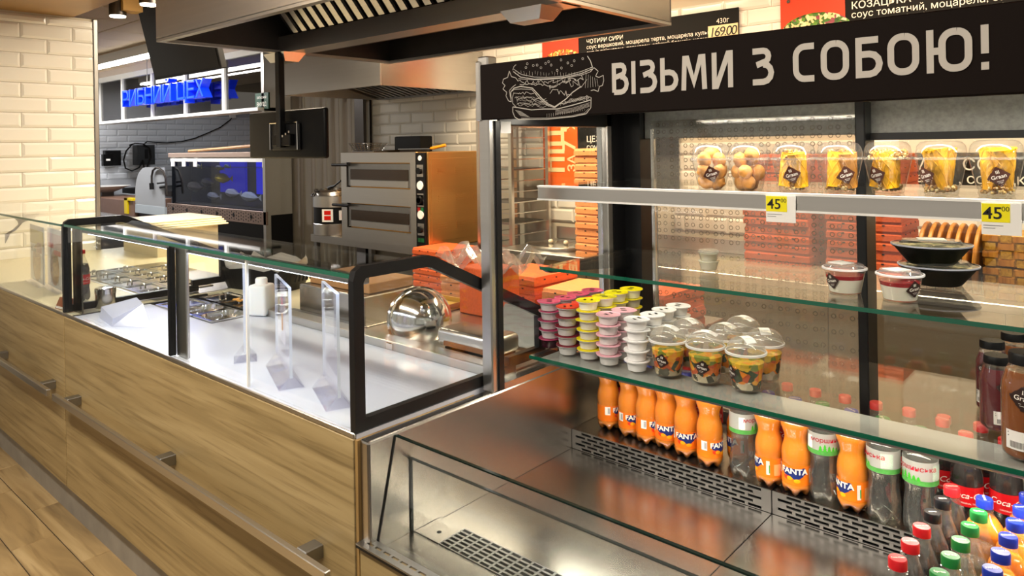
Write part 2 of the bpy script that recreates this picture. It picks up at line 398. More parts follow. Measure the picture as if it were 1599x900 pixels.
# fish counter room far behind
wf = struct(MB().box(-12.5, -12.3, 2.0, 7, 0, 2.75).build('wall_fish', M['grout_g']))
tiled(wf, M['tile_g'], rows(3.85, 7.0, 1.12, 2.14, 1.7075, 4.6077, w=.3064, h=.0977), -12.3, 'x', bev=.02)
struct(MB().box(-12.5, -5.72, 6.9, 7.05, 0, 2.75).build('wall_rear', pmat('pinkish_wall', '#b79c90', .7, noise=.12, nscale=(1.5, 1.5, 3))))
# glazed partition with ledge over the fish counter
w1 = struct(MB().box(-11.75, -6.90, 3.96, 4.06, 2.57, 2.64).build('window_1', M['white']))
MB().box(-11.78, -6.90, 3.86, 4.10, 1.955, 1.99).build('window_sill', M['white'], w1)
mx = [at(159, 185, Y=4).x, at(195, 180, Y=4).x, at(241.5, 175, Y=4).x, at(293, 170, Y=4).x, at(353.5, 165, Y=4).x, at(418, 160, Y=4).x]
for i, x in enumerate(mx): MB().box(x-.028, x+.028, 3.97, 4.03, 1.99, 2.57).build('mullion', M['white'], w1)
for a, b in zip(mx[:-1], mx[1:]): MB().box(a+.028, b-.028, 3.995, 4.003, 1.99, 2.57).build('pane', M['glass_dk'], w1)
struct(MB().box(-11.78, -6.90, 3.95, 4.08, 2.64, 2.745).build('wall_fascia', pmat('pale_fascia', '#cfc0b4', .6)))
struct(MB().box(-6.95, -6.90, 3.93, 4.24, 0, 2.74).build('trim_3', M['steel']))

# ---- luminaires ----
tl = thing('fluorescent_lamp', (-9.4, 3.33, 2.745), 'long twin fluorescent tube lamp on the ceiling before the glazed partition', 'lamp')
MB().box(-11.8, -7.0, 3.27, 3.39, 2.62, 2.745).build('housing', M['white'], tl)
for k in (3.30, 3.36): MB().tube([(-11.8, k, 2.60), (-7.0, k, 2.60)], .014, 8).build('tube', M['tube_e'], tl, True)
def spot(x, y, label):
    t = thing('ceiling_spotlight', (x, y, 2.70), label, 'lamp', 'ceiling spotlights')
    MB().lathe([(.055, 2.50), (.055, 2.69)], 20, (x, y, 0)).build('cylinder', M['steel_dark'], t, True)
    MB().lathe([(.05, 2.492), (.05, 2.50)], 20, (x, y, 0)).build('lens', M['led_warm'], t, True)
    MB().box(x-.03, x+.03, y-.03, y+.03, 2.69, 2.745).build('mount', M['steel_dark'], t)
    return t
for px_, py_ in ((185, 27), (233, 9)):
    p = at(px_, py_, Z=2.49); spot(p.x, p.y, 'grey cylindrical ceiling spotlight, lit, beside the bronze soffit')
t = thing('sensor_box', at(200, 20, Z=2.53), 'beige square box hanging under the ceiling between two spotlights', 'box')
p = at(199, 20, Z=2.53); MB().box(p.x-.02, p.x+.10, p.y-.06, p.y+.07, 2.53, 2.62).build('shell', pmat('beige_box', '#c79f5a', .6), t); MB().box(p.x+.02, p.x+.06, p.y-.02, p.y+.02, 2.62, 2.745).build('stem', M['steel_dark'], t)
for nm, x, y, ln, w_ in (('added_shop_lamp', -1.6, -.2, 3.2, .14), ('added_shop_lamp', -4.4, -.1, 2.4, .14)):  # unseen lamps, added for light and highlights on the steel
    t = thing(nm, (x, y, 2.745), 'added unseen linear lamp above the customer side of the counter', 'lamp', 'added linear lamps over the shop floor')
    MB().box(x-ln/2-.03, x+ln/2+.03, y-w_/2-.03, y+w_/2+.03, 2.70, 2.745).build('housing', M['white'], t)
    MB().box(x-ln/2, x+ln/2, y-w_/2, y+w_/2, 2.68, 2.70).build('diffuser', M['led_warm'], t)
# ================= the wood-fronted counter =================
YF = 1.02
def counter_unit(x0, x1, label, hx0, hx1, bx):
    t = thing('counter_unit', ((x0+x1)/2, YF+.2, .148), label, 'counter')
    MB().box(x0, x1, YF+.022, 1.72, .148, .79).build('carcass', M['steel_dark'], t)
    f = MB().rbox(x0+.003, x1-.003, YF, YF+.022, .148, .862, .0015, 1).build('front_panel', M['oak'], t)
    h = MB().rbox(hx0, hx1, .955, .972, .540, .568, .002, 1).build('handle', M['steel'], t)
    for b in bx: MB().rbox(b-.02, b+.02, .970, YF+.001, .537, .571, .002, 1).build('handle_bracket', M['steel_mid'], h)
    return t
b_ = [at(117, 622, Y=1.0).x, at(262, 712, Y=1.0).x, at(488, 860, Y=1.0).x]
counter_unit(-3.423, -1.412, 'oak-fronted counter unit with one full-length steel bar handle beside the display fridge', at(84, 615, Y=.96).x, at(511, 890, Y=.96).x, b_)
counter_unit(-5.47, -3.427, 'oak-fronted counter unit under the low glass guard, beside the tiled column', -5.2, at(75, 607, Y=.96).x, [at(78, 597, Y=1.0).x, at(5, 548, Y=1.0).x])
MB().box(-1.412, -1.402, YF+.003, YF+.4, .148, .862).build('trim_4', M['oak_edge'])['kind'] = 'structure'
# worktop
wt = thing('worktop', (-3.4, 1.4, .835), 'long pale worktop inside the glass counter, white at the fridge end', 'worktop')
MB().box(-3.36, -1.415, 1.03, 1.335, .836, .872).build('white_slab', M['whitetop'], wt)
MB().box(-2.762, -1.415, 1.335, 1.535, .836, .872).build('white_slab', M['whitetop'], wt)
MB().rbox(-5.49, -3.364, 1.03, 2.25, .836, .872, .002, 1).build('cream_slab', M['cream'], wt)
MB().rbox(-3.36, -2.55, 1.68, 2.25, .836, .872, .002, 1).build('cream_slab', M['cream'], wt)
MB().rbox(-2.55, -1.45, 1.60, 2.25, .836, .872, .002, 1).build('steel_slab', M['steel'], wt)
MB().box(-3.362, -3.345, 1.03, 1.60, .836, .8735).build('joint_strip', M['steel_dark'], wt)
up_ = thing('worktop_upstand', (-2.1, 1.57, .836), 'low stainless steel upstand along the back of the white worktop', 'upstand')
MB().rbox(-2.76, -1.42, 1.536, 1.599, .836, .900, .004, 2).build('rail', M['steel'], up_)
MB().rbox(-1.93, -1.90, 1.530, 1.537, .875, .897, .002, 1).build('clip', M['chrome'], up_)
cb = thing('kitchen_cupboard', (-3.4, 1.95, 0), 'long grey metal cupboard under the kitchen side of the worktop', 'cupboard')
for i in range(5): MB().rbox(-5.47+.81*i, -4.67+.81*i, 2.225, 2.24, .10, .82, .002, 1).build('door', M['steel_mid'], cb)
MB().box(-5.48, -1.43, 1.725, 2.225, .0, .836).build('body', M['steel_mid'], cb)

# ---- glass display case ----
XR, XLF = -1.415, -3.44
gc = thing('glass_display_case', (-2.43, 1.3, .872), 'clear glass counter case with black end frames and LED strip under its top', 'display case')
MB().rbox(-3.45, -1.415, YF+.002, 1.029, .8625, .876, .002, 1).build('front_rail', M['steel'], gc)
out = [(1.025, .876), (1.025, 1.235), (1.032, 1.258), (1.05, 1.268), (1.262, 1.268), (1.285, 1.262), (1.74, 1.045), (1.74, .90), (1.60, .90), (1.60, .876)]
inn = [(1.055, .905), (1.055, 1.228), (1.062, 1.238), (1.258, 1.238), (1.272, 1.234), (1.71, 1.025), (1.71, .93), (1.57, .93), (1.57, .905)]
def frame_ring(x0, x1, outer, inner):
    mb = MB(); no, ni = len(outer), len(inner)
    def ring(a, b, x, flip):
        # stitch two loops of unequal length with triangles
        i = j = 0; vs = [(x, *p) for p in a]+[(x, *p) for p in b]; fs = []
        while i < len(a) or j < len(b):
            pa, pb = a[i % len(a)], b[j % len(b)]; na, nb = a[(i+1) % len(a)], b[(j+1) % len(b)]
            da = math.dist(na, pb) if i < len(a) else 9; db = math.dist(nb, pa) if j < len(b) else 9
            if da <= db: fs.append((i % len(a), (i+1) % len(a), len(a)+j % len(b))); i += 1
            else: fs.append((i % len(a), len(a)+(j+1) % len(b), len(a)+j % len(b))); j += 1
        mb.add(vs, fs)
    ring(outer, inner, x0, False); ring(outer, inner, x1, True)
    for loop in (outer, inner):
        n = len(loop); mb.add([(x0, *p) for p in loop]+[(x1, *p) for p in loop], [(i, (i+1) % n, n+(i+1) % n, n+i) for i in range(n)])
    return mb
for x in (XR, XLF): frame_ring(x-.016, x+.004, out, inn).build('end_frame', M['blackmetal'], gc)
def liner(x, y0, y1, nm='inner_post'):
    MB().rbox(x-.05, x, y0, y1, .876, 1.232, .004, 1).build(nm, M['steel'], gc)
liner(XR-.018, 1.062, 1.068); 
MB().rbox(XLF+.006, XLF+.115, 1.058, 1.064, .876, 1.235, .003, 1).build('inner_post', M['glass_dk'], gc)
xm = at(282, 470, Y=1.05).x
MB().rbox(xm-.045, xm-.032, 1.028, 1.052, .874, 1.236, .003, 1).build('middle_post', M['blackmetal'], gc)
MB().rbox(xm-.032, xm+.045, 1.05, 1.062, .874, 1.236, .003, 1).build('middle_post', M['steel'], gc)
for x0, x1 in ((XLF+.005, xm-.042), (xm-.036, xm+.46), (xm+.463, XR-.018)):
    MB().box(x0, x1, 1.034, 1.040, .876, 1.238).build('front_glass', M['glass'], gc)
MB().box(XLF+.004, XR-.016, 1.036, 1.275, 1.240, 1.248).build('top_glass', M['glass'], gc)
MB().box(XLF+.004, XR-.016, 1.028, 1.0358, 1.239, 1.249).build('top_glass_edge', M['gedge'], gc)
MB().box(xm+.458, xm+.465, 1.0335, 1.0405, .876, 1.238).build('glass_joint', M['white'], gc)
pl = [(1.05, .90), (1.05, 1.242), (1.262, 1.242), (1.72, 1.03), (1.72, .925), (1.57, .925), (1.57, .90)]
MB().prism(pl, 'x', XR-.008, XR-.003).build('end_glass', M['glass'], gc)
MB().prism(pl, 'x', XLF-.008, XLF-.003).build('end_glass', M['glass'], gc)
MB().rbox(XLF+.1, XR-.03, 1.066, 1.10, 1.215, 1.236, .003, 1).build('led_profile', M['steel_mid'], gc)
ld = MB()
n = 110
for i in range(n):
    x = XLF+.15+(XR-XLF-.2)*i/n; ld.box(x, x+.009, 1.074, 1.090, 1.2125, 1.2152)
ld.build('led_strip', M['led'], gc, kind='stuff')
area('case_led_light', ((XR+XLF)/2, 1.083, 1.209), XR-XLF-.25, .02, 2.0, (.68, .77, 1.0))

# ---- low glass guard at the column end ----
gg = thing('glass_guard', (-4.4, 1.05, .872), 'frameless glass guard with steel claw bracket beside the tiled column', 'glass guard')
MB().box(-5.47, XLF-.02, 1.034, 1.040, .8725, 1.238).build('front_glass', M['glass'], gg)
MB().rbox(-5.49, -3.452, YF+.002, 1.029, .8625, .876, .002, 1).build('front_rail', M['steel'], gg)
MB().box(-5.47, XLF-.02, 1.03, 1.36, 1.240, 1.247).build('top_glass', M['glass'], gg)
MB().box(-5.47, XLF-.02, 1.024, 1.0298, 1.239, 1.248).build('glass_edge', M['gedge'], gg)
xb = at(14, 345, Y=1.06).x
claw = [(1.045, 1.235), (1.045, 1.205)]+[(1.125-.05*math.cos(a)-.03, 1.155+.055*math.sin(a)) for a in [PI*.45-PI*.9*k/8 for k in range(9)]]
claw = []
for k in range(11):
    a = PI*.55*k/10; claw.append((1.05+.17*math.sin(a)*.55+.0, 1.235-.17*(1-math.cos(a))*.62))
arc_o = [(1.045+.17*math.sin(PI/2*k/10), 1.065+.17*math.cos(PI/2*k/10)) for k in range(11)]
arc_i = [(1.04+.10*math.sin(PI/2*k/10), 1.09+.10*math.cos(PI/2*k/10)) for k in range(11)]
MB().prism([(1.040, 1.236)]+[(1.20, 1.236)]+[(1.20-.145*math.sin(PI/2*k/8), 1.10+.11*math.cos(PI/2*k/8)) for k in range(1, 8)]+[(1.045, 1.095), (1.045, 1.14)]+[(1.045+.06*math.sin(PI*k/8), 1.185-.045*math.cos(PI*k/8)) for k in range(0, 8)], 'x', xb-.006, xb+.006).build('claw_bracket', M['steel'], gg)

# ---- food pans sunk in the worktop ----
def gn_lid(w, d, mb=None):
    bm = bmesh.new(); vs = [bm.verts.new(p) for p in ((-w/2, -d/2, .003), (w/2, -d/2, .003), (w/2, d/2, .003), (-w/2, d/2, .003))]
    f = bm.faces.new(vs); top = f
    r = bmesh.ops.inset_region(bm, faces=[top], thickness=.012, depth=.006)
    r = bmesh.ops.inset_region(bm, faces=[top], thickness=.010, depth=-.001)
    r = bmesh.ops.inset_region(bm, faces=[top], thickness=min(w, d)*.10, depth=-.006)
    ex = bmesh.ops.extrude_face_region(bm, geom=[e for e in bm.edges if e.is_boundary])
    for v in [q for q in ex['geom'] if isinstance(q, bmesh.types.BMVert)]: v.co.z -= .006
    bmesh.ops.bevel(bm, geom=[e for e in bm.edges if not e.is_boundary], offset=.003, segments=2, affect='EDGES')
    mm = MB(); return mm.bm(bm)
def pan(x, y, w, d, rz, label, group, lid=True):
    t = thing('food_pan', (x, y, .872), label, 'food pan', group, rz)
    rim = MB()
    for (x0, x1, y0, y1) in ((-w/2, w/2, -d/2, -d/2+.012), (-w/2, w/2, d/2-.012, d/2), (-w/2, -w/2+.012, -d/2+.012, d/2-.012), (w/2-.012, w/2, -d/2+.012, d/2-.012)): rim.box(x0, x1, y0, y1, 0, .006)
    rim.build('rim', M['chrome'], t, world=False)
    if lid:
        l = link('lid', gn_lid(w-.008, d-.008).xf(Matrix.Translation((0, 0, .006))).mesh('lid', M['chrome'], True), t)
        MB().tube([(-.03, 0, -.006), (-.028, 0, .016), (0, 0, .021), (.028, 0, .016), (.03, 0, -.006)], .004, 6).build('lid_handle', M['chrome'], l, True, world=False)
    else:
        a, b = w/2-.011, d/2-.011
        def loop(s, z, n=8, rr=.05):
            pts = []
            for cx, cy, a0 in ((1, 1, 0), (-1, 1, 90), (-1, -1, 180), (1, -1, 270)):
                for k in range(n//2+1):
                    an = math.radians(a0+90*k/(n//2)); r_ = min(rr, a*.8, b*.8); pts.append(((cx*(a-r_)+r_*math.cos(an))*s, (cy*(b-r_)+r_*math.sin(an))*s, z))
            return pts
        L0 = loop(1, .004); L1 = loop(.93, -.02); L2 = loop(.88, -.065); n_ = len(L0)
        fs = [(j*n_+i, j*n_+(i+1) % n_, (j+1)*n_+(i+1) % n_, (j+1)*n_+i) for j in range(2) for i in range(n_)]+[list(range(2*n_, 3*n_))]
        MB().add(L0+L1+L2, fs).xf(Matrix.Translation((0, 0, .003))).build('basin', M['chrome'], t, True, world=False)
        fl_ = MB().add([(-a-.002, -b-.002, .0035), (a+.002, -b-.002, .0035), (a+.002, b+.002, .0035), (-a-.002, b+.002, .0035)]+[(p[0], p[1], .0035) for p in L0], [])
        # flange between square edge and rounded mouth
        q = n_//4
        for c_, k0 in ((2, 0), (3, q), (0, 2*q), (1, 3*q)):
            for k in range(k0, k0+q-1): fl_.f.append([c_, 4+k, 4+k+1])
        order = [2, 3, 0, 1]
        for i_ in range(4): fl_.f.append([order[i_], 4+i_*q+q-1, 4+((i_+1)*q) % n_, order[(i_+1) % 4]])
        fl_.build('flange', M['chrome'], t, world=False)
    return t
LBL = 'lidded steel food pan sunk in the cream worktop among its neighbours'
for i in range(6):
    for j in range(2):
        w = .155; pan(-4.42+i*.165, 1.47+j*.165, w, .155, 0, LBL, 'lidded pans in the cream worktop')
for i in range(2):
    pan(-4.30+i*.17, 1.80, .16, .155, 0, LBL, 'lidded pans in the cream worktop')
MB().box(-4.53, -3.38, 1.375, 1.89, .8725, .8735).build('pan_frame', M['steel'], wt)
g2 = 'pans in the white worktop'
pan(-3.20, 1.42, .165, .17, 0, 'lidded steel food pan nearest the joint strip of the white worktop', g2)
pan(-3.20, 1.515+.085, .165, .15, 0, 'lidded steel pan behind the open ones in the white worktop', g2)
pan(-3.02, 1.60, .165, .15, 0, 'lidded steel pan with spilled food on its lid', g2)
pan(-3.025, 1.425, .165, .175, 0, 'empty open steel food pan beside the lidded ones', g2, False)
pan(-2.85, 1.425, .165, .175, 0, 'empty open steel food pan in front of the white square bottle', g2, False)
pan(-2.85, 1.60, .165, .15, 0, 'empty open steel pan under the white square bottle', g2, False)
sp_ = MB()
for k in range(9): sp_.ball((-3.05+random.random()*.08, 1.57+random.random()*.07, .888), .012, .008, .005, 8)
tag(sp_.build('food_scraps', pmat('food_scraps', '#e0a24a', .6), None, True), 'small golden food scraps on a steel pan lid', 'food scraps')['kind'] = 'stuff'
# steel shaker
p = at(166, 480, Z=.872)
t = thing('steel_shaker', p, 'small steel shaker can standing by the left end of the glass case', 'shaker')
MB().lathe([(.038, 0), (.040, .003), (.040, .062), (.038, .064)], 24).build('can', M['steel_y'], t, True, world=False)
MB().lathe([(.042, .062), (.042, .084), (.039, .088), (.0, .089)], 24, capt=False).build('lid', M['chrome'], t, True, world=False)

# ---- acrylic menu holders ----
def holder(p, rz, label, group=None, w=.07, h=.21):
    t = thing('menu_holder', p, label, 'menu holder', group, rz)
    MB().box(-w/2, w/2, -.0035, -.0015, .03, h).build('panel', M['acrylic'], t, world=False)
    f = MB()
    for s in (-1, 1):
        f.prism([(0, .045), (s*.035, .003), (s*.035, 0), (s*.032, 0), (0, .041)], 'x', -w/2, w/2)
    f.box(-w/2, w/2, -.035, .035, 0, .002); f.build('foot', M['acrylic'], t, world=False)
    e = MB()
    for x in (-w/2, w/2): e.box(x-.0012, x+.0012, -.004, .004, .03, h)
    e.box(-w/2, w/2, -.004, .004, h-.002, h); e.build('bright_edge', pmat('acrylic_edge', '#eef2ff', .3, alpha=.6) if 'acrylic_edge' not in bpy.data.materials else bpy.data.materials['acrylic_edge'], t, world=False)
    return t
def hold_px(l, r, h, lab):
    a, b = at(*l, Z=.875), at(*r, Z=.875); d = b-a
    return holder((a+b)/2, math.atan2(d.y, d.x), lab, w=d.length, h=h)
ra = at(384, 560, Z=.875); dv = Vector((ra.x, ra.y, 0)).normalized()*.045
t = holder((ra.x, ra.y, .873), math.atan2(dv.y, dv.x), 'clear empty acrylic menu holder nearest the middle post, edge on', w=.09, h=.30)
t = hold_px((434, 570), (456, 608), .285, 'clear acrylic menu holder with a pale card, between two empty ones')
MB().box(-.044, .044, -.0010, .0010, .10, .275).build('card', glass('pale_card', '#f8f4fb', .03, .3, .45, '#efeaf6'), t, world=False)
text_mb('6', .05, face_mtx((.01, -.0042, .23), (1, 0, 0))).build('card_print', pmat('pink_print', '#e05a7a', .5), t, world=False)
MB().box(-.0, .018, -.0042, -.0038, .14, .19).build('card_print', pmat('tan_print', '#c99a6a', .6), t, world=False)
hold_px((508, 604), (531, 640), .30, 'clear empty acrylic menu holder nearest the black end frame')
p = at(190, 505, Z=.873)
t = thing('toppled_holder', p, 'toppled white acrylic block lying by the left end of the glass case', 'menu holder')
q = [at(150, 505, Z=.873)-p, at(182, 519, Z=.873)-p, at(233, 511, Z=.873)-p, at(188, 478, Z=.873)-p]
vs = [(-.17, -.02, 0), (.03, -.045, 0), (.15, .05, 0), (-.05, .09, 0), (-.165, -.015, .045), (.03, -.04, .03), (.06, .06, .075), (-.04, .075, .085)]
MB().add(vs, [(0, 1, 2, 3), (0, 4, 5, 1), (1, 5, 6), (1, 6, 2), (2, 6, 7, 3), (3, 7, 4, 0), (4, 7, 6, 5)]).build('block', glass('frosted_acrylic', '#f4f6ff', .05, .1, .65, '#eef1ff'), t, world=False)
# ---- squeeze bottle, basket, steel tray box ----
p = at(410, 491, Z=.875)
t = thing('square_bottle', p, 'white translucent square sauce bottle beside the open steel pans', 'bottle', rz=.5)
milky = pmat('milky_plastic', '#eef0f4', .4, sss=.3)
MB().rbox(-.04, .04, -.04, .04, 0, .125, .012, 3).build('body', milky, t, True, world=False)
MB().lathe([(.03, .118), (.024, .13), (.024, .145), (.021, .15)], 20).build('cap', milky, t, True, world=False)
t = thing('black_basket', (-3.28, 1.86, .872), 'black scalloped plastic basket lined with white paper', 'basket', rz=.25)
bs = MB(); n = 28
L = []
for s, z in ((.82, 0), (.9, .04), (1.0, .10)):
    L.append([(s*.24*math.copysign(abs(math.cos(2*PI*k/n))**.5, math.cos(2*PI*k/n)), s*.12*math.copysign(abs(math.sin(2*PI*k/n))**.5, math.sin(2*PI*k/n)), z+(.012*(k % 2) if z == .10 else 0)) for k in range(n)])
bs.add(L[0]+L[1]+L[2], [(j*n+i, j*n+(i+1) % n, (j+1)*n+(i+1) % n, (j+1)*n+i) for j in range(2) for i in range(n)]+[list(range(n))[::-1]])
bs.build('tub', M['black'], t, world=False)
for s in (-1, 1):
    h = MB()
    for k in range(5): h.tube([(s*.235, -.05+.025*k, .10), (s*.26, -.05+.025*k, .09), (s*.245, -.05+.025*k, .05)], .006, 6)
    h.build('handle', M['black'], t, True, world=False)
pp = MB(); L = []
for s, z in ((.8, .05), (.93, .11), (.97, .14)):
    L.append([(s*.23*math.copysign(abs(math.cos(2*PI*k/n))**.5, math.cos(2*PI*k/n)), s*.11*math.copysign(abs(math.sin(2*PI*k/n))**.5, math.sin(2*PI*k/n)), z+(.02*math.sin(k*2.1) if z > .12 else 0)) for k in range(n)])
pp.add(L[0]+L[1]+L[2], [(j*n+i, j*n+(i+1) % n, (j+1)*n+(i+1) % n, (j+1)*n+i) for j in range(2) for i in range(n)])
pp.build('paper_lining', pmat('greaseproof_paper', '#cfcac2', .7), t, world=False)
t = thing('steel_tray_box', (-2.3, 1.78, .872), 'low stainless steel box with a brown board on top behind the white worktop', 'box')
MB().rbox(-2.66, -2.22, 1.66, 1.92, .872, .99, .006, 2).build('shell', M['steel_y'], t)
MB().rbox(-2.64, -2.24, 1.70, 1.92, .99, 1.03, .003, 1).build('board', pmat('brown_board', '#a97c4e', .6), t)
MB().rbox(-2.70, -2.20, 1.615, 1.66, .872, .884, .002, 1).build('base_lip', M['steel_mid'], t)
# ---- domed lid and the small steel machine seen through the end glass ----
t = thing('domed_lid', at(652, 538, Z=.90), 'large polished steel dome lid with knob standing on its edge behind the end glass', 'lid')
c = at(657, 499, Y=1.72); r = .112
ax = Vector((.80, -.50, .22)).normalized(); mt = Matrix.Translation(c) @ ax.to_track_quat('Z', 'Y').to_matrix().to_4x4()
prof = [(r*math.cos(PI/2*k/12), r*.85*math.sin(PI/2*k/12)) for k in range(13)]; prof[-1] = (.001, r*.85)
MB().lathe([(r*1.05, -.012), (r*1.05, -.006), (r, 0)]+prof[1:], 40, capb=False).xf(mt).build('dome', M['chrome'], t, True)
kp = mt @ Vector((.02, .05, r*.70)); 
mk = Matrix.Translation(c) @ (ax+Vector((-.05, .05, .35))).normalized().to_track_quat('Z', 'Y').to_matrix().to_4x4()
MB().lathe([(.005, r*.80), (.006, r*.93), (.015, r*.95), (.016, r*1.05), (.010, r*1.10)], 16).xf(mk).build('knob', M['chrome'], t, True)
bq = at(728, 548, Y=1.64)
t = thing('bag_sealer', (bq.x, 1.68, .872), 'small rounded stainless steel machine beside the dome lid', 'machine')
MB().rbox(bq.x-.11, bq.x+.15, 1.612, 1.74, .895, .955, .018, 4).build('body', M['steel'], t, True)
MB().rbox(bq.x-.09, bq.x+.13, 1.63, 1.74, .872, .895, .004, 1).build('base', M['black'], t)
MB().box(bq.x-.07, bq.x+.12, 1.609, 1.613, .903, .918).build('label', pmat('brown_label', '#8a5a3a', .5), t)
MB().prism([(1.80, .872), (1.90, .872), (1.90, .99)], 'x', bq.x-.06, bq.x+.16).build('rear_panel', M['steel_mid'], t)
# ---- poster holders, bottle and card at the column end ----
def poster(px0, px1, pyb, pyt, lab, top, red):
    a = at(px0, pyb-12, Z=.873); b = at(px1, pyb, Z=.873); d = (b-a); ln = d.length; c = (a+b)/2
    t = thing('poster_holder', c, lab, 'poster', rz=math.atan2(d.y, d.x)); h = .30
    MB().box(-ln/2, ln/2, -.002, .002, .01, h).build('sheet', M['paper'], t, world=False)
    MB().box(-ln/2, ln/2, -.006, -.0045, 0, h+.005).build('acrylic_cover', M['acrylic'], t, world=False)
    MB().box(-ln/2, ln/2, -.03, .03, 0, .004).build('foot', M['acrylic'], t, world=False)
    MB().box(-ln/2+.005, ln/2-.005, -.0032, -.0024, h*.68, h*.92).build('header_print', pmat('print_'+top, '#'+top, .5), t, world=False)
    bb = MB(); bb.lathe([(.001, 0), (ln*.30, 0)], 20, capb=False, capt=False).xf(face_mtx((0, -.0034, h*.36), (1, 0, 0)))
    bb.build('burger_print', blotch('burger_print', ['#c08a4a', '#a8713a', '#d6a765', '#8a5a2c'], 80), t, world=False)
    MB().box(-ln*.25, ln*.28, -.0033, -.0024, h*.10, h*.20).build('photo_print', pmat('grey_print', '#b9b4ac', .6), t, world=False)
    if red:
        MB().box(-.01, ln*.40, -.004, -.0025, h*.58, h*.66).build('price_print', pmat('red_label_print', '#d8242c', .5), t, world=False)
        MB().box(-ln*.4, -.02, -.004, -.0025, h*.68, h*.76).build('price_print', bpy.data.materials['red_label_print'], t, world=False)
        text_mb('39', .04, face_mtx((.015, -.0042, h*.50), (1, 0, 0)), bold=.02).build('price_number', M['txt_black'], t, world=False)
    else:
        MB().box(-ln*.42, -ln*.05, -.004, -.0025, h*.54, h*.60).build('text_print', M['txt_black'], t, world=False)
        MB().box(ln*.05, ln*.35, -.004, -.0025, h*.55, h*.72).build('badge_print', pmat('brown_badge', '#9a3c1c', .5), t, world=False)
poster(50, 71, 449, 360, 'white poster with a yellow header in a clear holder beside the tiled column', 'd8c23a', False)
poster(77, 100, 459, 365, 'white poster with red price labels reading 39 in a clear holder', 'e8c4c8', True)

p = at(108, 482, Z=.873)
t = thing('card_stand', p, 'small brown printed card block under the cola bottle at the end frame', 'card stand', rz=.1)
MB().prism([(-.03, 0), (.03, 0), (.01, .045), (-.01, .045)], 'x', -.06, .035).build('block', pmat('brown_card', '#9a5a3c', .6, noise=.3, nscale=(40, 40, 40)), t, world=False)
MB().box(-.05, .02, -.031, -.029, .004, .012).build('print', M['paper'], t, world=False)
# ================= the open display fridge =================
XF0, XF1 = -1.41, .54          # outer left, outer right
XI = -1.37                      # inner face of the left wall
ZD, YS, ZS = .598, 1.812, .657  # deck height, step front, step top
YB = 2.17                       # inner plane of the back
fr = thing('display_fridge', (-.43, 1.6, 0), 'open self-service display fridge of stainless steel with a dark sign on top', 'display fridge')
MB().box(XF0+.01, XF1, 1.045, 2.22, .10, .585).build('base_body', M['steel_dark'], fr)
MB().rbox(XF0+.012, XF1, YF+.002, YF+.022, .148, .624, .0015, 1).build('wood_front', M['oak'], fr)
MB().rbox(XF0+.004, XI, 1.03, 2.24, .585, .864, .006, 2).build('side_wall', M['steel_y'], fr)
MB().rbox(XF1-.04, XF1, 1.03, 2.24, .585, .864, .006, 2).build('side_wall', M['steel_y'], fr)
MB().box(XI, XI+.0015, 1.049, 1.0515, .60, .62).build('seal', M['black'], fr)
MB().prism([(1.047, .612), (1.053, .612), (1.112, .856), (1.106, .856)], 'x', XI, XI+.002).build('seal', M['black'], fr)
MB().rbox(XI, XF1-.04, 1.03, 1.16, .585, .606, .002, 1).build('front_gutter', M['deck_steel'], fr)
# ventilated front sill: slots are real gaps over a dark recess
def slotted(name, x0, x1, rowsv, w, gap, thick, place, stag=True, margin=.02, mat=None):
    """bars and bridges between elongated slots; place(u,v,t)->xyz maps along, across, out"""
    mb = MB()
    def bar(u0, u1, v0, v1):
        c = [place(u, v, t) for t in (0, thick) for v in (v0, v1) for u in (u0, u1)]
        mb.add(c, [(0, 2, 3, 1), (4, 5, 7, 6), (0, 1, 5, 4), (2, 6, 7, 3), (0, 4, 6, 2), (1, 3, 7, 5)])
    vprev = rowsv[0][0]
    bar(x0, x1, rowsv[0][0], rowsv[1][0])
    for k in range(1, len(rowsv)-1):
        v0, v1 = rowsv[k]; nxt = rowsv[k+1][0]
        u = x0; first = x0+margin+((w+gap)/2 if (stag and k % 2) else 0); e = first
        bar(x0, first, v0, v1)
        while e+w+margin*.6 < x1:
            ne = e+w+gap
            bar(e+w, x1 if ne+w+margin*.6 >= x1 else ne, v0, v1); e = ne
        bar(x0, x1, v1, nxt)
    return mb.build(name, mat or M['steel'], fr)
def rws(v0, v1, n, slot):
    """first, slots..., last"""
    p = (v1-v0)/n; o = [(v0, v0)]
    for k in range(n): c = v0+p*(k+.5); o.append((c-slot/2, c+slot/2))
    return o+[(v1, v1)]
MB().box(XI-.03, XF1-.04, 1.012, 1.034, .618, .6235).build('sill_recess', M['black'], fr)
slotted('slotted_sill', XI-.03, XF1-.04, rws(1.012, 1.050, 1, .007), .022, .008, .004, lambda u, v, t: (u, v, .624+t), False, .02, M['steel_mid'])
# front guards
MB().prism([(1.050, .622), (1.056, .622), (1.113, .856), (1.107, .856)], 'x', XI+.001, XF1-.041).build('front_glass', M['glass'], fr)
MB().prism([(1.106, .8558), (1.114, .8558), (1.1145, .859), (1.1065, .859)], 'x', XI+.001, XF1-.041).build('front_glass_edge', pmat('dark_glass_edge', '#11201c', .15), fr)
MB().box(XI+.001, XF1-.041, 1.153, 1.159, .606, .786).build('inner_glass', M['glass'], fr)
MB().box(XI+.001, XF1-.041, 1.1525, 1.1595, .786, .789).build('inner_glass_edge', bpy.data.materials['dark_glass_edge'], fr)
MB().box(XI+.001, XI+.004, 1.1525, 1.1595, .606, .786).build('inner_glass_edge', bpy.data.materials['dark_glass_edge'], fr)
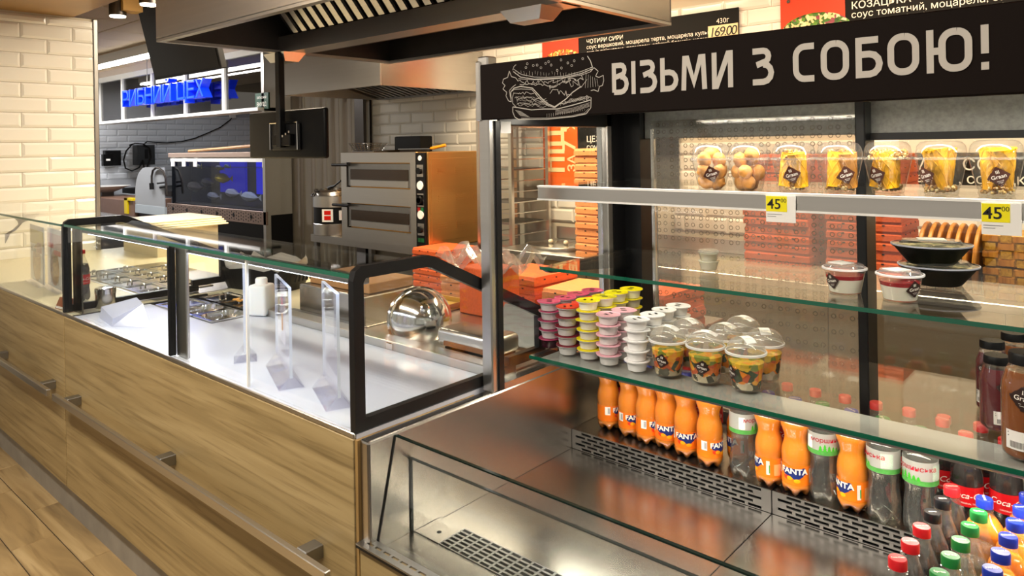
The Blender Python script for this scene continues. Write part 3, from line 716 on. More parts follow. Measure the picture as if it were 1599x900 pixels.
# deck panels, front grille, step with slotted face: one per 635 mm bay
MB().box(XI, XF1-.04, 1.16, YS+.02, .57, .583).build('deck_recess', M['black'], fr)
for i in range(3):
    a, b = XI+.635*i+.0015, XI+.635*(i+1)-.0015
    if b > XF1-.04: b = XF1-.04
    MB().box(a, b, 1.255, YS-.002, .583, ZD).build('deck_panel', M['deck_steel'], fr)
    gx0, gx1 = a+.085, b-.012
    MB().box(a, gx0, 1.165, 1.252, .583, ZD+.006).build('grille_end', M['deck_steel'], fr)
    slotted('front_grille', gx0, gx1, rws(1.165, 1.252, 6, .0085), .026, .006, .016, lambda u, v, t: (u, v, .588+t), False, .004, M['steel_mid'])
    MB().box(a, b, YS+.016, 2.16, .60, ZS).build('step', M['deck_steel'], fr)
    MB().box(a, b, YS+.004, YS+.016, ZS-.003, ZS).build('step_lip', M['deck_steel'], fr)
    MB().box(a+.004, b-.004, YS+.012, YS+.0158, .599, ZS-.004).build('step_recess', M['black'], fr)
    slotted('step_grille', a, b, rws(ZD+.001, ZS, 5, .0064), .036, .0085, .004, lambda u, v, t: (u, YS+.004-t, v), True, .014, M['steel_mid'])
    MB().lathe([(.006, 0), (.006, .002)], 12, (a+.05, 1.20, ZD+.0045)).build('screw', M['black'], fr)
# left glazed end
MB().rbox(XF0, XI, 1.455, 1.495, .864, 1.80, .004, 1).build('front_post', M['steel'], fr)
MB().box(XI-.0005, XI+.006, 1.478, 1.497, .866, 1.62).build('post_lining', M['blackmetal'], fr)
MB().rbox(XF0, XI+.004, 2.03, 2.06, .864, 1.66, .003, 1).build('rear_post', M['steel'], fr)
MB().box(XF0, XI+.006, 2.062, 2.24, .864, 1.66).build('rear_column', M['blackmetal'], fr)
MB().rbox(XF0, XI+.004, 1.495, 2.06, 1.607, 1.655, .003, 1).build('top_rail', M['blackmetal'], fr)
MB().box(XF0, XI+.002, 1.495, 2.06, .864, .882).build('bottom_rail', M['steel_y'], fr)
MB().box(-1.392, -1.386, 1.495, 2.032, .882, 1.607).build('end_glass', M['glass'], fr)
MB().box(-1.384, -1.378, 2.014, 2.031, .90, 1.605).build('rear_trim', M['chrome'], fr)
MB().box(XI+.006, XI+.0075, 1.497, 1.540, 1.585, 1.618).build('sticker', M['paper'], fr)
# canopy and sign
MB().rbox(XF0, XF1, 1.475, 2.24, 1.668, 1.78, .004, 1).build('canopy', M['steel_mid'], fr)
MB().box(XI, XF1-.02, 1.50, 2.20, 1.655, 1.668).build('canopy_lining', M['galv'], fr)
MB().rbox(XI+.02, XF1-.06, 1.62, 1.66, 1.634, 1.655, .003, 1).build('lamp_housing', M['steel_mid'], fr)
MB().box(XI+.03, XF1-.07, 1.625, 1.655, 1.631, 1.634).build('lamp_diffuser', M['led_warm'], fr)
area('fridge_lamp_light', (-.42, 1.64, 1.629), 1.8, .03, 8.5, NEUT)
sg = MB().rbox(XF0+.012, XF1, 1.452, 1.476, 1.622, 1.776, .003, 1).build('sign_panel', M['signblack'], fr)
MB().rbox(XF0-.002, XF0+.016, 1.448, 1.50, 1.62, 1.786, .003, 1).build('sign_end_cap', M['steel'], fr)
YS_ = 1.4505
# squarish lettering drawn as thick strokes, cap height 1
def arcp(cx, cy, r, a0, a1, n=6): return [(cx+r*math.cos(math.radians(a0+(a1-a0)*k/n)), cy+r*math.sin(math.radians(a0+(a1-a0)*k/n))) for k in range(n+1)]
def sq(x0, x1, y0, y1, r): return arcp(x1-r, y1-r, r, 90, 0)+arcp(x1-r, y0+r, r, 0, -90)+arcp(x0+r, y0+r, r, 270, 180)+arcp(x0+r, y1-r, r, 180, 90)+[(x1-r, y1)]
q = .085
GL = {'В': (.62, [[(q, q), (q, 1-q), (.34, 1-q)]+arcp(.36, .76, .155, 90, -90)+[(q, .54)], [(.36, .56)]+arcp(.36, .325, .24, 90, -90)[1:]+[(q, q)]]),
      'І': (.17, [[(q, 0), (q, 1)]]),
      'З': (.62, [[(.02, 1-q), (.33, 1-q)]+arcp(.35, .76, .155, 90, -90)+[(.14, .54)], [(.35, .55)]+arcp(.35, .32, .235, 90, -90)[1:]+[(.02, q)]]),
      'Ь': (.60, [[(q, 1), (q, q), (.34, q)]+arcp(.34, .325, .24, -90, 90)+[(q, .565)]]),
      'М': (.90, [[(q, 0), (.13, 1-q), (.22, 1-q), (.45, .22), (.68, 1-q), (.77, 1-q), (.815, 0)]]),
      'И': (.70, [[(q, 1), (q, .06), (.16, .06), (.54, .94), (.615, .94), (.615, 0)]]),
      'С': (.62, [[(.60, 1-q), (.33, 1-q)]+arcp(.33, .667, .248, 90, 180)+arcp(.33, .333, .248, 180, 270)+[(.60, q)]]),
      'О': (.76, [sq(q, .675, q, 1-q, .26)]),
      'Б': (.64, [[(.58, 1-q), (q, 1-q), (q, q), (.36, q)]+arcp(.36, .33, .245, -90, 90)+[(q, .575)]]),
      'Ю': (1.02, [[(q, 0), (q, 1)], [(q, .5), (.36, .5)], sq(.36, .935, q, 1-q, .25)]),
      '!': (.2, [[(.1, 1), (.1, .36)], [(.1, .0), (.1, .17)]]), ' ': (.28, [])}
def stroke(mb, pts, w, fn):
    P2 = []
    for x, y in pts:
        if not P2 or (Vector((x, y))-P2[-1]).length > 1e-3: P2.append(Vector((x, y)))
    n = len(P2); L_ = []; R_ = []
    for i in range(n):
        d0 = (P2[i]-P2[i-1]).normalized() if i else (P2[1]-P2[0]).normalized()
        d1 = (P2[i+1]-P2[i]).normalized() if i < n-1 else d0
        if i == 0: d0 = d1
        m_ = d0+d1; m_ = m_.normalized() if m_.length > 1e-4 else d0
        nn = Vector((-m_.y, m_.x)); k = w/2/max(.45, abs(nn.dot(Vector((-d0.y, d0.x))))); L_.append(P2[i]+nn*k); R_.append(P2[i]-nn*k)
    sh = lambda q, i: (q[0], q[1]-2e-5*i, q[2])
    mb.add([sh(fn(p), i) for i, p in enumerate(L_)]+[sh(fn(p), i) for i, p in enumerate(R_)], [(i, i+1, n+i+1, n+i) for i in range(n-1)])
def lettering(word, cap, gap, place):
    mb = MB(); x = 0
    for ch in word:
        w, st = GL[ch]
        for s_ in st: stroke(mb, s_, .165, lambda p, x=x: place((x+p.x)*cap, p.y*cap))
        x += w+gap
    return mb, (x-gap)*cap
a = at(957, 151, Y=YS_); b = at(1547, 106, Y=YS_); H = .0765
_, W0 = lettering('ВІЗЬМИ З СОБОЮ!', H, .16, lambda u, v: (u, 0, v)); kx = (b.x-a.x)/W0
x_ = 0
for ch in 'ВІЗЬМИ З СОБОЮ!':
    w_, st_ = GL[ch]; mb = MB()
    for j_, s_ in enumerate(st_): stroke(mb, s_, .165, lambda p: (a.x+(x_+p.x)*H*kx, YS_-.0004*j_, 1.6655+p.y*H))
    if st_: mb.build('sign_letter', M['signtext'], sg)
    x_ += w_+.16
# chalk-style burger drawing on the sign
bl = MB(); rnd = random.Random(3)
def line2(pts, w=.0011):
    P_ = [at(x, y, Y=YS_) for x, y in pts]
    for p, q in zip(P_[:-1], P_[1:]):
        d = Vector((q.x-p.x, 0, q.z-p.z)); 
        if d.length < 1e-6: continue
        n_ = Vector((-d.z, 0, d.x)).normalized()*w/2
        bl.add([p+n_, p-n_, q-n_, q+n_], [(0, 1, 2, 3)])
def sk(pts): return [(775+x/7.5, 75+y/7.5) for x, y in pts]
line2(sk([(200, 260), (215, 215), (240, 195)]), .0014)
line2(sk([(1075, 95), (1110, 150), (1135, 230)]), .0022)
line2(sk([(215, 250), (300, 310), (450, 340), (600, 345), (800, 330), (1000, 275), (1130, 225)]), .0012)
line2(sk([(205, 275), (290, 340), (450, 365), (620, 360), (800, 345), (1000, 300), (1130, 245)]), .0018)
line2(sk([(265, 360), (420, 372), (600, 370), (800, 352), (1000, 318), (1110, 280)]), .0012)
for k in range(26):
    x = 230+k*33; y = 205+rnd.random()*30; line2(sk([(x, y+60), (x+rnd.uniform(-6, 6), y+85+rnd.random()*25)]), .0006)
for (x, y) in ((370, 185), (440, 205), (485, 200), (585, 180), (530, 232), (620, 160), (650, 200), (720, 262), (770, 235), (845, 175), (890, 205), (920, 150), (1020, 125), (765, 140), (355, 230)):
    line2(sk([(x+11*math.cos(t), y+13*math.sin(t)) for t in [k*PI/4 for k in range(9)]]), .0010)
def squig(p0, p1, n, amp, w=.0012, seed=1):
    r_ = random.Random(seed); o = []
    for k in range(n+1):
        t = k/n; o.append((p0[0]+(p1[0]-p0[0])*t+r_.uniform(-amp, amp)*.7, p0[1]+(p1[1]-p0[1])*t+r_.uniform(-amp, amp)))
    line2(sk(o), w)
line2(sk([(265, 390), (235, 350), (185, 335), (160, 270), (140, 345), (90, 365), (80, 410), (110, 440), (85, 480), (130, 520), (120, 560), (150, 620), (185, 630), (170, 560), (160, 500), (200, 455), (235, 430)]), .0016)
line2(sk([(180, 600), (175, 520), (215, 470), (290, 450), (430, 470), (520, 570), (600, 650), (690, 690), (820, 600), (900, 520), (1000, 450)]), .0024)
line2(sk([(195, 505), (215, 485), (300, 480), (425, 487), (500, 580), (590, 665), (690, 700), (760, 650), (850, 640)]), .0014)
squig((280, 400), (720, 400), 26, 26, .0011, 4); squig((280, 420), (700, 440), 20, 12, .0014, 5)
squig((620, 460), (1030, 330), 22, 40, .0014, 6); squig((650, 500), (900, 540), 14, 36, .0013, 8)
squig((730, 390), (1040, 420), 18, 60, .0010, 9)
line2(sk([(1110, 280), (1150, 230), (1200, 270), (1170, 330), (1210, 345), (1260, 320), (1265, 380), (1250, 440), (1215, 450), (1200, 510), (1150, 490), (1115, 500)]), .0016)
for k in range(6): line2(sk([(1060+k*25, 300+k*12), (1050+k*30, 470-k*4)]), .0007)
line2(sk([(215, 520), (195, 580), (200, 650), (240, 690)]), .0014)
squig((215, 530), (470, 530), 18, 14, .001, 11)
for k in range(7): squig((225+k*5, 560+k*18), (600+k*6, 600+k*14), 16, 16, .0007, 20+k)
for k in range(6): squig((760+k*20, 660-k*8), (1100, 560+k*6), 14, 24, .0007, 40+k)
line2(sk([(205, 690), (300, 705), (420, 725), (560, 715), (720, 715), (900, 670), (1110, 610)]), .0022)
line2(sk([(200, 690), (200, 750), (225, 810), (270, 838), (600, 835), (900, 805), (1060, 770), (1115, 700), (1118, 580)]), .0018)
line2(sk([(300, 820), (600, 822), (880, 795), (1040, 762), (1090, 710)]), .0008)
for k in range(18): line2(sk([(600+k*26, 770-k*3), (600+k*26, 815-k*5)]), .0006)
for k in range(8): line2(sk([(230+k*8, 730+k*9), (300+k*14, 745+k*9)]), .0006)
for k in range(4): line2(sk([(700, 735+k*14), (900, 705+k*14), (1100, 640+k*14)]), .0007)
bl.build('sign_drawing', M['signtext'], sg, kind=None)

# ---- shelves ----
def shelf(z, y0, nm, x0=XI+.03, rail=False):
    MB().box(x0, XF1-.05, y0, 2.10, z-.008, z).build('shelf_glass', M['glass'], fr)
    if not rail: MB().box(x0, XF1-.05, y0-.0015, y0+.0005, z-.009, z+.0005).build('shelf_edge', M['gedge'], fr)
    for x in (XI+.015, -.735, -.10):
        if x > -1: continue
        MB().prism([(y0+.03, z-.010), (2.14, z-.010), (2.14, z-.07), (y0+.06, z-.026)], 'x', x-.004, x+.012).build('shelf_bracket', M['blackmetal'], fr)
    MB().prism([(y0+.02, z-.009), (2.14, z-.009), (2.14, z-.065), (y0+.05, z-.026)], 'x', XI+.012, XI+.03).build('shelf_bracket', M['blackmetal'], fr)
shelf(1.432, 1.636, 'top', rail=True)
MB().rbox(XI+.03, XF1-.05, 1.628, 1.634, 1.393, 1.431, .001, 1).build('price_rail', M['steel'], fr)
MB().box(XI+.03, XF1-.05, 1.625, 1.640, 1.427, 1.4325).build('rail_lip', M['white'], fr)
MB().box(XI+.03, XF1-.05, 1.624, 1.630, 1.390, 1.3945).build('rail_lip', M['white'], fr)
shelf(1.195, 1.632, 'middle')
shelf(.948, 1.578, 'low')
MB().rbox(XI+.05, XF1-.06, 1.592, 1.715, .927, .9395, .003, 1).build('led_profile', pmat('light_grey_profile', '#b4b1ae', .4), fr)
MB().box(XI+.06, XF1-.07, 1.632, 1.672, .9245, .927).build('led_strip', M['led_warm'], fr)
area('fridge_shelf_light', (-.42, 1.632, .921), 1.75, .03, 5, NEUT)
# ---- back of the fridge ----
MB().box(XI, XF1-.04, 2.165, 2.22, .583, .70).build('back_rail', M['steel_mid'], fr)
MB().box(XI+.006, -1.30, 2.13, 2.24, .66, 1.655).build('corner_post', M['blackmetal'], fr)
MB().rbox(-1.275, -1.262, 2.155, 2.17, .70, 1.60, .002, 1).build('slide_rail', M['chrome'], fr)
MB().rbox(-.604, -.578, 2.10, 2.19, .66, 1.655, .003, 1).build('back_post', M['blackmetal'], fr)
MB().rbox(-1.30, XF1-.04, 2.16, 2.21, 1.565, 1.66, .003, 1).build('back_header', M['galv'], fr)
MB().box(-.578, XF1-.04, 2.15, 2.16, 1.548, 1.568).build('header_rail', M['blackmetal'], fr)
MB().box(-1.262, -.61, 2.140, 2.146, .70, 1.625).build('acrylic_back', glass('acrylic_haze', '#efeeea', .07, .06, .10, '#f0efe8'), fr)  # clear sheet; its milky reflection is put in as pale body colour
MB().box(-.575, XF1-.04, 2.176, 2.182, .70, 1.56).build('back_glass', M['glass'], fr)
# vent holes of the acrylic back: rim rings, the offset second set paints their reflection
def ring(mb, x, z, r, w, y, n=10):
    vs = []
    for k in range(n):
        a = 2*PI*k/n; vs += [(x+(r-w)*math.cos(a), y, z+(r-w)*math.sin(a)), (x+r*math.cos(a), y, z+r*math.sin(a))]
    mb.add(vs, [(2*k, 2*k+1, (2*k+3) % (2*n), (2*k+2) % (2*n)) for k in range(n)])
rg = MB(); rg_refl = MB()
zz_ = [.78+.045*j for j in range(10)]+[1.235+.0235*j for j in range(17)]
for i in range(13):
    for z in zz_:
        x = -1.235+i*.0505
        if x < -.625 and z < 1.62: ring(rg, x, z, .0070, .0020, 2.1385); ring(rg_refl, x+.017, z, .0070, .0020, 2.149)
rg.build('vent_holes_and_reflection', pmat('hole_rim', '#726a5c', .2), fr, kind='stuff'); rg_refl.build('vent_holes_and_reflection', bpy.data.materials['hole_rim'], fr, kind='stuff')
# ================= goods in the fridge =================
def face_cam(p, off=0.0): return math.atan2(-p[1], -p[0])+off
M['graan'] = pmat('brown_sticker', '#2c1712', .5)
M['graan_l'] = pmat('light_brown_sticker', '#4a2416', .5)
def diamond_sticker(parent, rfun, zc, s, a0=0, mat=None, tilt=.0, name='sticker'):
    """rounded diamond with the word Graan and three fork lines, wrapped on the side of a cup"""
    d = MB()
    def ins(x, y):
        x_, y_ = x, y-zc; c_, s_ = math.cos(tilt), math.sin(tilt); x_, y_ = x_*c_+y_*s_, -x_*s_+y_*c_
        u, v = abs(x_+y_)/1.414, abs(x_-y_)/1.414; h = s/1.414; r = s*.16
        if u > h or v > h: return False
        if u > h-r and v > h-r: return (u-h+r)**2+(v-h+r)**2 < r*r
        return True
    grid_poly(d, ins, -s, s, zc-s, zc+s, 26, 26, .0004)
    o = wrap(d, rfun, a0).build(name, mat or M['graan'], parent, world=False)
    w_ = MB(); vs, fs = text_mesh('Graan', s*.50, bold=.012)
    R_ = Matrix.Rotation(tilt, 4, 'Z')
    w_.add([R_ @ Vector((v.x, v.y, 0))+Vector((0, zc, .0009)) for v in vs], fs)
    for k in (-1, 0, 1): 
        b0 = len(w_.v); w_.add([(k*s*.11-.0006, s*.30, 0), (k*s*.11+.0006, s*.30, 0), (k*s*.11+.0006, s*.60, 0), (k*s*.11-.0006, s*.60, 0)], [(0, 1, 2, 3)])
        for v in w_.v[b0:]: v[:] = R_ @ v+Vector((0, zc, .0009))
    for k, wd in ((0, .28), (1, .2)):
        b0 = len(w_.v); w_.add([(-s*wd, -s*(.42+.14*k), 0), (s*wd, -s*(.42+.14*k), 0), (s*wd, -s*(.39+.14*k), 0), (-s*wd, -s*(.39+.14*k), 0)], [(0, 1, 2, 3)])
        for v in w_.v[b0:]: v[:] = R_ @ v+Vector((0, zc, .0009))
    wrap(w_, rfun, a0).build('sticker_print', M['txt_white'], o, world=False)
    return o

# ---- dessert cups on the top shelf ----
Z1 = 1.4325
def cup_r(z): return .0305+.0165*min(1, max(0, z/.072))
cup_me = MB().lathe([(.028, .001), (.0305, 0), (.0325, .004), (.032, .012), (.0345, .014), (.047, .072), (.0498, .0735), (.0498, .0765), (.0475, .0765)], 32, capt=False).mesh('cup', M['plastic_clear'], True, ang=50)
dome_me = MB().lathe([(.0500, .076), (.0500, .0785), (.0475, .080), (.0472, .090), (.0445, .102), (.038, .110), (.030, .1125), (.001, .113)], 32, capb=False, capt=False).mesh('dome_lid', M['plastic_clear'], True, ang=50)
rim_me = MB().lathe([(.0478, .0735), (.0502, .0745), (.0502, .078), (.0478, .0785)], 32, capb=False, capt=False).mesh('rim', M['lid_clear'], True)
waf_m = [pmat('yellow_waffle', '#e0a606', .6, noise=.15, nscale=(60, 60, 60)), pmat('golden_waffle', '#c08430', .6, noise=.2, nscale=(60, 60, 60))]
nut_m = blotch('chopped_nuts', ['#d8b874', '#c49850', '#e2cc98', '#a87434'], 160)
cook_m = pmat('golden_cookie', '#c98a40', .55, noise=.25, nscale=(90, 90, 90))
def waffle(mtx, r0, r1, h, mat, parent):
    mb = MB(); n, mrow = 20, 10; prof = [(r0+(r1-r0)*j/mrow, h*j/mrow) for j in range(mrow+1)]
    mb.lathe(prof, n, fn=lambda r, z, a: (r*(1+.05*(abs(math.sin(a*5+z*150)) < .3)+.05*(abs(math.sin(a*5-z*150)) < .3)), z))
    # raised lattice
    for s in (-1, 1):
        for k in range(6):
            mb.tube([((r0+(r1-r0)*t)*1.02*math.cos(2*PI*k/6+s*t*2.2), (r0+(r1-r0)*t)*1.02*math.sin(2*PI*k/6+s*t*2.2), h*t) for t in [i/9 for i in range(10)]], .0010, 4, False)
    mb.xf(mtx); return mb.build('waffle_cone', mat, parent, world=False)
def cookie(c, r, rot, parent):
    mb = MB(); b0 = 0
    prof = [(math.cos(-PI/2+PI*j/10), math.sin(-PI/2+PI*j/10)) for j in range(1, 10)]
    mb.lathe(prof, 22, fn=lambda q, z, a: (q*(1+.07*math.sin(a*8)*q), z))
    mt = Matrix.Translation(c) @ rot.to_matrix().to_4x4() @ Matrix.Diagonal((r, r*.86, r*.78, 1))
    mb.xf(mt); return mb.build('cookie', cook_m, parent, True, world=False, ang=60)
from mathutils import Euler, Quaternion
def nuts(parent, z0, z1, n, rmax, seed, name='nuts'):
    r_ = random.Random(seed); mb = MB()
    for k in range(n):
        a = r_.random()*2*PI; z = z0+(z1-z0)*r_.random(); q = math.sqrt(r_.random())*rmax
        mb.ball((q*math.cos(a), q*math.sin(a), z), .0042, .0034, .0034, 6)
    return mb.build(name, nut_m, parent, True, kind='stuff', world=False)
CUPS = [((1107, 297), 'cook', .02, 'clear dome-lidded dessert cup of walnut cookies with a brown sticker facing out'),
        ((1165, 298), 'cook', 2.5, 'clear dome-lidded dessert cup of walnut cookies without a visible sticker'),
        ((1236, 300), 'roll', .12, 'clear dessert cup of yellow waffle rolls, sticker facing out, above the price tag'),
        ((1308, 301), 'roll2', -.35, 'clear dessert cup of golden and yellow waffle rolls between two yellow ones'),
        ((1384, 302), 'nutty', .62, 'clear dessert cup heaped with chopped nuts over yellow waffle cones'),
        ((1468, 305), 'cone', .80, 'clear dessert cup of brown and yellow waffle cones, sticker turned aside'),
        ((1555, 307), 'cone2', -.10, 'clear dessert cup of yellow waffle cones with sticker above the second price tag')]
for i, ((x, y), kd, off, lab) in enumerate(CUPS):
    p = at(x, y, Z=Z1); p.y += .0
    t = thing('dessert_cup', (p.x, p.y+.02, Z1), lab, 'dessert cup', 'dessert cups on the top shelf', face_cam(p)-off*1.0)
    link('cup', cup_me, t); l = link('dome_lid', dome_me, t); link('rim', rim_me, l)
    r_ = random.Random(i+11)
    if kd == 'cook':
        pos = [(.010, .013, .018), (-.014, .010, .019), (.008, -.014, .019), (.016, .019, .045), (-.014, .020, .046), (.018, -.018, .047), (-.018, -.014, .043), (.016, -.017, .074), (.006, .018, .073), (-.012, -.002, .088)]
        for c in pos: cookie(Vector(c), .0195+r_.random()*.002, Euler((r_.random()*3, r_.random()*3, r_.random()*3)).to_quaternion(), t)
    else:
        nuts(t, .006, .018, 70, .029, i)
        sp = [(.013, .0175, .10), (.013, -.0175, -.12), (-.016, .0, .05)]
        for k, (cx, cy, tl_) in enumerate(sp):
            mt = Matrix.Translation((cx, cy, .012)) @ Euler((tl_*1.2, .12 if k < 2 else -.1, k*1.3)).to_matrix().to_4x4()
            mat = waf_m[0] if kd in ('roll', 'nutty', 'cone2') else waf_m[(k+(1 if kd == 'roll2' else 0)) % 2]
            if kd.startswith('cone'): waffle(mt, .007, .0245, .084, mat, t)
            else: waffle(mt, .0145, .0195, .078, mat, t)
        if kd == 'nutty': nuts(t, .074, .094, 190, .040, 40+i, 'nut_topping')
        else: nuts(t, .078, .096, 34, .028, 60+i, 'nut_topping')
    if off < 2: diamond_sticker(t, cup_r, .040, .0215, 0, M['graan_l'], .30)
# price tags on the rail
def price_tag(px0, px1, pyt, lab):
    a = at(px0, pyt, Y=1.6225); b = at(px1, pyt, Y=1.6225); w = b.x-a.x; zt = 1.4265
    t = thing('price_tag', (a.x+w/2, 1.6225, 1.385), lab, 'price tag', 'price tags on the shelf rail')
    MB().box(a.x, b.x, 1.6215, 1.6235, zt-.060, zt).build('card', M['paper'], t)
    MB().box(a.x+.0005, a.x+w*.72, 1.6208, 1.6216, zt-.036, zt-.001).build('yellow_field', M['yellow_tag'], t)
    text_mb('45', .032, face_mtx((a.x+w*.29, 1.6203, zt-.020), (1, 0, 0)), bold=.012).build('price_number', M['txt_black'], t)
    text_mb('00', .013, face_mtx((a.x+w*.61, 1.6203, zt-.011), (1, 0, 0))).build('price_cents', M['txt_black'], t)
    mb = MB()
    for k, wd in enumerate((.5, .3)): mb.box(a.x+.003, a.x+.003+w*wd, 1.6208, 1.6214, zt-.043-.005*k, zt-.0418-.005*k)
    mb.build('small_print', pmat('grey_text', '#8a8a8a', .6) if 'grey_text' not in bpy.data.materials else bpy.data.materials['grey_text'], t)
price_tag(1197, 1243, 303, 'yellow 45 price tag on the rail under the yellow waffle rolls')
price_tag(1533, 1596, 309, 'yellow 45 price tag on the rail under the last waffle cone cup')

# ---- middle shelf: ramekins, panna cotta, salad bowls ----
Z2 = 1.1955
ram = [(.018, 0), (.021, .002), (.026, .022), (.0285, .0235), (.0285, .026), (.025, .026)]
ram_m = glass('frosted_cup', '#f3f3ea', .05, .15, .62, '#f4f3e8')
p = at(1108, 421, Z=Z2)
for k, nm in enumerate(('small frosted plastic ramekin standing on the glass shelf under another', 'small frosted plastic ramekin with a lid, topmost of its stack')):
    t = thing('ramekin', (p.x, p.y, Z2+k*.024), nm, 'ramekin', 'ramekins on the middle shelf')
    MB().lathe(ram, 24, capt=False, fn=lambda r, z, a: (r*(1+.02*math.sin(a*14)), z)).build('pot', ram_m, t, True, world=False)
    MB().lathe([(.001, .021), (.025, .021)], 24, capb=False, capt=False).build('filling', pmat('cream_filling', '#eeead8', .5), t, world=False)
    if k: MB().lathe([(.030, .0255), (.030, .0285), (.027, .031), (.001, .0315)], 24, capt=False).build('lid', M['lid_clear'], t, True, world=False)
def pc_r(z): return .034+.010*z/.052
for k, ((x, y), off, lab) in enumerate((((1315, 459), -.75, 'lidded cup of white panna cotta with red sauce, sticker at its right side'), ((1402, 471), .75, 'lidded cup of white panna cotta with red sauce, standing beside the black bowls'))):
    p = at(x, y, Z=Z2)
    t = thing('panna_cotta_cup', (p.x, p.y+.025, Z2), lab, 'dessert cup', 'panna cotta cups', face_cam(p)-off*-1.0)
    MB().lathe([(.032, 0), (.034, .001), (.044, .052), (.0475, .053), (.0475, .056), (.0455, .056)], 32, capt=False).build('cup', M['plastic_clear'], t, True, world=False, ang=50)
    MB().lathe([(.031, .0025), (.0333, .003), (.0395, .033), (.001, .033)], 32, capt=False).build('panna_cotta', pmat('white_cream', '#f3efe2', .5, sss=.2), t, True, world=False)
    MB().lathe([(.001, .0332), (.0396, .0332), (.0412, .042), (.001, .0425)], 32, capb=False, capt=False).build('red_sauce', pmat('berry_sauce', '#a3121e', .18, noise=.2), t, True, world=False)
    l = MB().lathe([(.0485, .055), (.0485, .058), (.043, .060), (.040, .066), (.001, .068)], 32, capb=False, capt=False).build('lid', M['lid_clear'], t, True, world=False)
    MB().lathe([(.0455, .0545), (.0492, .055), (.0492, .0585), (.0455, .0592)], 32, capb=False, capt=False).build('lid_rim', pmat('white_rim', '#f4f2f4', .3, alpha=.8), l, True, world=False)
    MB().box(-.018, .020, -.03, .012, .0665, .0685).build('lid_label', M['paper'], l, world=False)
    diamond_sticker(t, lambda z: pc_r(z)+.0012, .030, .020, 0, M["graan"], .2)
def bowl(p, lab, lid=True, sc=1.0):
    t = thing('salad_bowl', p, lab, 'bowl', 'black takeaway bowls on the middle shelf', .35)
    MB().lathe([(.042*sc, 0), (.045*sc, .002), (.072*sc, .040), (.077*sc, .0425), (.077*sc, .045), (.070*sc, .0445), (.043*sc, .006)], 40, capt=True, sx=1.12).build('dish', M['black_gloss'], t, True, world=False, ang=50)
    MB().lathe([(.001, .042), (.066*sc, .042)], 30, capb=False, capt=False, sx=1.12).build('salad', blotch('green_salad', ['#6f7a44', '#3d4d22', '#c9c08a', '#8a8450', '#2c3318'], 70), t, world=False)
    l = MB().lathe([(.078*sc, .0455), (.078*sc, .048), (.062*sc, .050), (.056*sc, .058), (.001, .060)], 40, capb=False, capt=False, sx=1.12).build('lid', M['plastic_clear'], t, True, world=False)
    MB().lathe([(.0765*sc, .045), (.079*sc, .0455), (.079*sc, .0485), (.0765*sc, .049)], 40, capb=False, capt=False, sx=1.12).build('lid_rim', pmat('bluish_rim', '#b9bccb', .3), l, True, world=False)
    MB().box(-.03, .03, -.025, .02, .0592, .0605).build('lid_label', M['paper'], l, world=False)
    return t
p = at(1462, 447, Z=Z2)
bowl((p.x, p.y+.03, Z2), 'black oval takeaway bowl with clear lid, under another on the middle shelf')
p2 = at(1455, 412, Z=Z2+.052)
bowl((p.x-.012, p.y+.02, Z2+.0505), 'black oval takeaway bowl with a paper label on its lid, topmost of its stack')
# ---- low shelf: sauce pots in stacks ----
Z3 = .9485
pot_m = pmat('grey_white_pot', '#dcdad8', .3, noise=.05); potw_m = pmat('white_pot', '#f4f3f2', .3)
def pot_me(mat, nm): return MB().lathe([(.022, 0), (.024, .0015), (.0275, .021), (.0285, .022), (.0335, .0235), (.0335, .0255), (.028, .0255)], 28, capt=True).mesh('pot', mat, True, ang=40)
pots = {'g': pot_me(pot_m, 'g'), 'w': pot_me(potw_m, 'w'), 'd': pot_me(pmat('dark_sauce_pot', '#3a1020', .25), 'd')}
def lid_me(mat): return MB().lathe([(.0345, 0), (.0345, .0012), (.030, .0018), (.029, .0010), (.001, .0010)], 28, capt=False, fn=lambda r, z, a: (r*(1+.10*max(0, math.cos(a))**12 if r > .034 else r), z) if False else (r*(1.0+.12*max(0, math.cos(a))**14) if r > .034 else r, z)).mesh('foil_lid', mat, True)
lidc = {k: lid_me(pmat(k+'_foil', c, .28, noise=.05)) for k, c in dict(pink='#d8487c', red='#d2281a', darkred='#7d1226', yellow='#f2e214', rose='#eeb4c2', white='#f2f1f2', purple='#a8305e').items()}
lp_me = MB(); lp_me.add([(-.012, .004, .0022), (.004, .006, .0022), (.003, .012, .0022), (-.011, .011, .0022)], [(0, 1, 2, 3)]).add([(-.004, -.014, .0022), (.012, -.012, .0022), (.011, -.006, .0022), (-.004, -.008, .0022)], [(0, 1, 2, 3)])
lp_me = lp_me.mesh('lid_print', M['txt_black'])
base = [((854, 543), 'pink', 'purple', 5, 4), ((881.5, 554), 'red', 'darkred', 5, 3), ((915, 561), 'yellow', 'yellow', 6, 4), ((946, 570), 'rose', 'rose', 5, 2), ((991, 580), 'white', 'white', 5, 4)]
NAMES = dict(pink='pink', red='red', yellow='yellow', rose='pale pink', white='white')
rr = random.Random(5)
